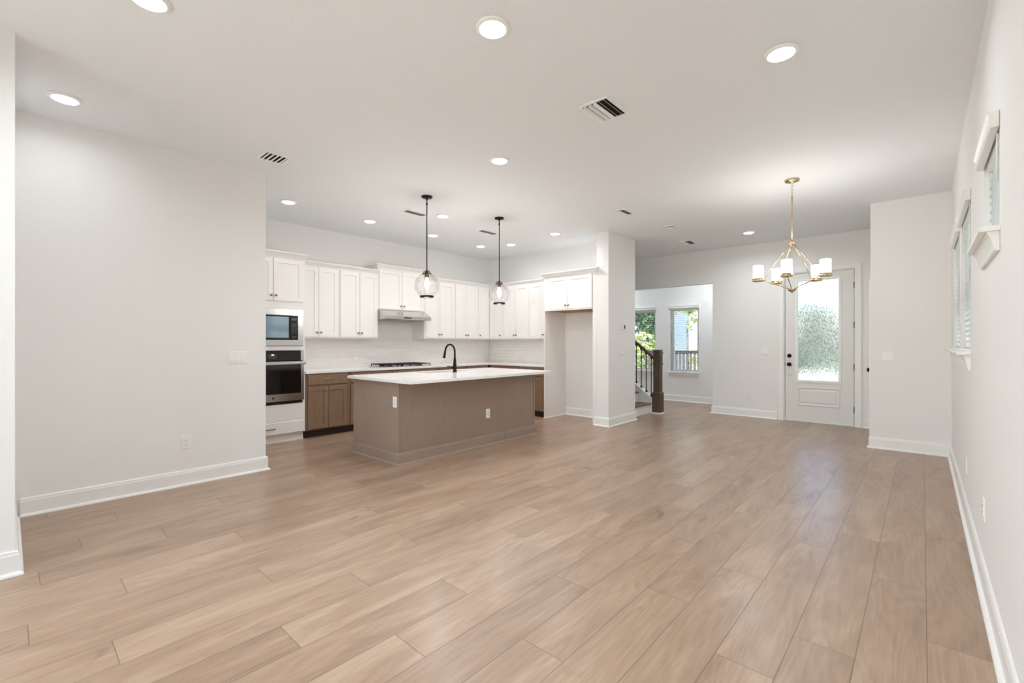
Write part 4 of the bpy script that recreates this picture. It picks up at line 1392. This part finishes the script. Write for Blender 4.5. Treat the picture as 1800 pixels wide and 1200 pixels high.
for k in range(5):
    phi = YAW + math.radians(14 + 72 * k)
    l = bpy.data.lights.new('chandelier_lamp', 'POINT')
    l.energy = 2.6
    l.color = (1, 0.97, 0.94)
    l.shadow_soft_size = 0.035
    lo = bpy.data.objects.new('chandelier_lamp', l)
    COL.objects.link(lo)
    lo.location = (0.32 * math.cos(phi), 0.32 * math.sin(phi), -0.862)
    lo.parent = t

# ------------------------------------------------------------------ stairs and railing
RISE, RUN, SX = 0.19, 0.245, -3.775
YS0, YS1 = 7.132, 8.03
t = thing('staircase', 'white staircase with dark wood treads climbing behind the wall end', 'stairs')
for k in range(8):
    xr = SX - k * RUN
    MB().box(xr - 0.018, xr, YS0 + 0.001, YS1 - 0.001, k * RISE + (0.0005 if k else 0), (k + 1) * RISE - 0.0285).build('riser', 'trim', t)
    tr = MB()
    pr = [(xr - RUN - 0.0175, 0), (xr + 0.022, 0), (xr + 0.031, 0.006), (xr + 0.034, 0.014), (xr + 0.031, 0.022), (xr + 0.022, 0.028), (xr - RUN - 0.0175, 0.028)]
    zb = (k + 1) * RISE - 0.028
    tr.loops([[(x, y, zb + z) for x, z in pr] for y in (YS0 + 0.001, YS1 - 0.001)])
    tr.build('tread', 'treadwood', t)
sl_ = 0.775
zs = lambda x: 0.300 + sl_ * (-3.765 - x)
xe = SX - 8 * RUN
mb = MB()
pl = [(-3.712, 0.0), (-3.712, zs(-3.712) - 0.022), (xe, zs(xe) - 0.022), (xe, 0.0)]
mb.loops([[(x, y, z) for x, z in pl] for y in (YS1, 8.15)])
mb.build('stringer', 'trim', t)
mb = MB()
pl = [(-3.7115, zs(-3.7115) - 0.0215), (-3.7115, zs(-3.7115)), (xe, zs(xe)), (xe, zs(xe) - 0.0215)]
mb.loops([[(x, y, z) for x, z in pl] for y in (YS1 - 0.012, 8.162)])
mb.build('stringer_cap', 'trim', t)

nx, ny = -3.645, 8.09
t = thing('stair_railing', 'dark wood handrail with black iron balusters and square newel post', 'railing')
def sq(h, z):
    return [(nx - h, ny - h, z), (nx + h, ny - h, z), (nx + h, ny + h, z), (nx - h, ny + h, z)]
n_ = MB()
n_.loops([sq(0.079, 0.022), sq(0.079, 0.372), sq(0.074, 0.385), sq(0.062, 0.398), sq(0.062, 1.155)])
n_.build('newel_post', 'stairwood', t)
MB().loops([sq(0.092, 0.001), sq(0.092, 0.010), sq(0.084, 0.018), sq(0.0795, 0.0215)]).build('newel_shoe', 'trim', t)
for z_ in (0.905, 1.105):
    MB().loops([sq(0.0625, z_), sq(0.072, z_ + 0.004), sq(0.076, z_ + 0.012), sq(0.072, z_ + 0.020), sq(0.0625, z_ + 0.024)]).build('newel_collar', 'stairwood', t)
MB().loops([sq(0.064, 1.1555), sq(0.066, 1.168), sq(0.058, 1.178)]).build('newel_cap', 'stairwood', t)
RS = 0.80
rail = lambda x: 1.015 + RS * (-3.707 - x)
hr = MB()
pr = [(-0.030, -0.030), (0.030, -0.030), (0.030, -0.008), (0.034, 0.004), (0.030, 0.020), (0.016, 0.031), (-0.016, 0.031), (-0.030, 0.020), (-0.034, 0.004), (-0.030, -0.008)]
hr.loops([[(x, ny + y, rail(x) + z) for y, z in pr] for x in (-3.7072, -5.5)])
hr.build('handrail', 'stairwood', t)
for k in range(14):
    x = -3.772 - 0.1015 * k
    b_ = MB()
    zb, zt = zs(x) - 0.004, rail(x) - 0.026
    b_.box(x - 0.0065, x + 0.0065, ny - 0.0065, ny + 0.0065, zb, zt)
    def q4(h, z):
        return [(x - h, ny - h, z + sl_ * (h if False else 0)), (x + h, ny - h, z), (x + h, ny + h, z), (x - h, ny + h, z)]
    b_.loops([q4(0.019, zb - 0.006), q4(0.018, zb + 0.012), q4(0.009, zb + 0.034), q4(0.009, zb + 0.042)])
    b_.loops([q4(0.009, zt - 0.040), q4(0.009, zt - 0.034), q4(0.016, zt - 0.010), q4(0.017, zt + 0.012)])
    b_.build('baluster', 'iron', t)

# ------------------------------------------------------------------ outside
GZ = -0.18
struct(MB().box(-60, 40, -40, 70, GZ - 0.3, GZ).build('ground', 'lawn'), 'green lawn outside the windows', 'ground')
tag(MB().box(-2.6, 0.0, 8.95, 11.6, GZ, -0.03, 0.01).build('porch_slab', 'concrete'), 'pale concrete porch slab outside the front door', 'porch')
tag(MB().box(-6.0, 14.0, 17.5, 24.0, GZ, GZ + 0.03).build('street', 'concrete'), 'pale street beyond the front lawn', 'street')

def foliage(root, name, m, blobs, n, size, seed):
    rnd = random.Random(seed)
    mb = MB()
    tot = sum(b[3] ** 2 for b in blobs)
    for (bx, by, bz, br) in blobs:
        for _ in range(int(n * br ** 2 / tot)):
            while True:
                d = Vector((rnd.uniform(-1, 1), rnd.uniform(-1, 1), rnd.uniform(-1, 1)))
                if 0.05 < d.length < 1:
                    break
            d = d.normalized() * (d.length ** 0.35) * br
            p = Vector((bx, by, bz)) + d
            a = Vector((rnd.uniform(-1, 1), rnd.uniform(-1, 1), rnd.uniform(-1, 1))).normalized()
            b = a.orthogonal().normalized()
            b.rotate(Matrix.Rotation(rnd.uniform(0, 6.28), 3, a))
            s_ = size * rnd.uniform(0.6, 1.3)
            mb.add([p - a * s_, p + b * s_ * 0.45 + a * s_ * 0.1, p + a * s_, p - b * s_ * 0.45 + a * s_ * 0.1], [(0, 1, 2, 3)])
    return mb.build(name, m, root)
def tree(label, x, y, h, trunk_r, blobs, m, n, size, seed):
    t = thing('tree', label, 'tree', (x, y, GZ), 0)
    MB().tube([(0, 0, -0.05), (0.03, 0.02, h * 0.4), (0, 0, h)], [trunk_r, trunk_r * 0.8, trunk_r * 0.5], 10).build('trunk', 'bark', t)
    foliage(t, 'crown', m, blobs, n, size, seed)
    return t
tree('big green tree filling the window behind the stair railing', -7.85, 16.4, 2.6, 0.14, [(0, 0, 3.0, 0.95), (-0.6, 0.3, 2.4, 0.7), (0.45, -0.2, 2.1, 0.55), (-0.1, 0.1, 3.6, 0.6)], 'leafd', 2600, 0.12, 1)
tree('leafy branch hanging into the top of the window beside the newel post', -5.6, 14.6, 2.0, 0.035, [(-0.02, 0, 2.75, 0.34), (0.25, 0.1, 2.45, 0.28), (-0.35, -0.1, 2.62, 0.2), (0.2, 0, 2.05, 0.22)], 'leafy', 520, 0.065, 2)
def bush(label, x, y, blobs, m, n, size, seed):
    t = thing('bush', label, 'bush', (x, y, GZ), 0)
    foliage(t, 'foliage', m, blobs, n, size, seed)
    return t
bush('yellow-green bush in front of the big green tree outside', -7.3, 15.3, [(0, 0, 0.75, 0.75), (-0.5, 0.1, 0.6, 0.6), (0.45, 0, 0.45, 0.5), (-0.15, 0, 1.45, 0.45)], 'leafy', 1700, 0.09, 3)
bush('small yellow-green bush behind the fence outside', -5.8, 16.2, [(0, 0, 0.6, 0.4), (-0.1, 0, 1.0, 0.25)], 'leafy', 420, 0.07, 4)
bush('low dark shrub across the street, seen blurred through the front door pane', -5.2, 26.0, [(0, 0, 0.7, 0.8), (0.8, 0.1, 0.6, 0.75), (-0.8, 0.1, 0.65, 0.75)], 'hedge', 1600, 0.13, 20)
bush('second low dark shrub across the street, closer to the closet side', -2.0, 26.0, [(0, 0, 0.65, 0.8), (0.6, 0.1, 0.6, 0.7)], 'hedge', 1200, 0.13, 21)
for k, (x, y, r_) in enumerate(((-11.6, 30, 1.2), (-8.1, 30, 1.3), (-4.6, 30, 1.2), (-1.1, 30, 1.3), (2.4, 30, 1.2))):
    b_ = bush(('round hedge bush beyond the street, %s of five' % ('first', 'second', 'third', 'fourth', 'fifth')[k]), x, y, [(0, 0, 1.2, r_), (0.3, 0.2, 2.6, r_ * 0.95), (-0.3, 0, 3.1, r_ * 0.6)], 'hedge', 1500, 0.17, 10 + k)
    b_['group'] = 'hedge bushes beyond the street'
# fence outside the front room window
t = thing('picket_fence', 'dark wooden picket fence outside the window beside the newel post', 'fence', (-6.9, 14.3, GZ))
for k in range(18):
    MB().box(k * 0.115, k * 0.115 + 0.07, 0, 0.025, 0.25, 1.22).build('picket', 'fencewood', t)
for z_ in (0.30, 1.15):
    MB().box(-0.05, 2.10, 0.026, 0.065, z_, z_ + 0.09).build('rail', 'fencewood', t)
MB().box(-0.08, 2.15, -0.06, 0.09, 1.221, 1.255).build('cap_rail', 'fencewood', t)
# house across the way
t = thing('neighbor_house', 'pale blue house with lap siding seen through the blind beside the newel post', 'house', (-9.07, 18.0, GZ))
MB().box(0, 2.25, 0, 6.0, 0, 4.6).build('wall', 'siding', t)
MB().box(2.2505, 2.42, -0.03, 6.0, 0, 4.6).build('corner_board', 'trim', t)
wf = MB().box(2.4205, 2.46, 0.22, 1.15, 1.05, 2.5).build('window', 'trim', t)
MB().box(2.4605, 2.48, 0.28, 1.09, 1.11, 2.44).build('pane', mat('house_pane', (70, 96, 128), 0.1, var=0.1), wf)
rf = MB()
rf.loops([[(x, y, z) for y, z in ((-0.5, 4.6), (3.0, 6.6), (6.5, 4.6))] for x in (-0.5, 2.9)])
rf.build('roof', mat('roof_shingle', (96, 92, 90), 0.9, var=0.12, bump=0.4), t)
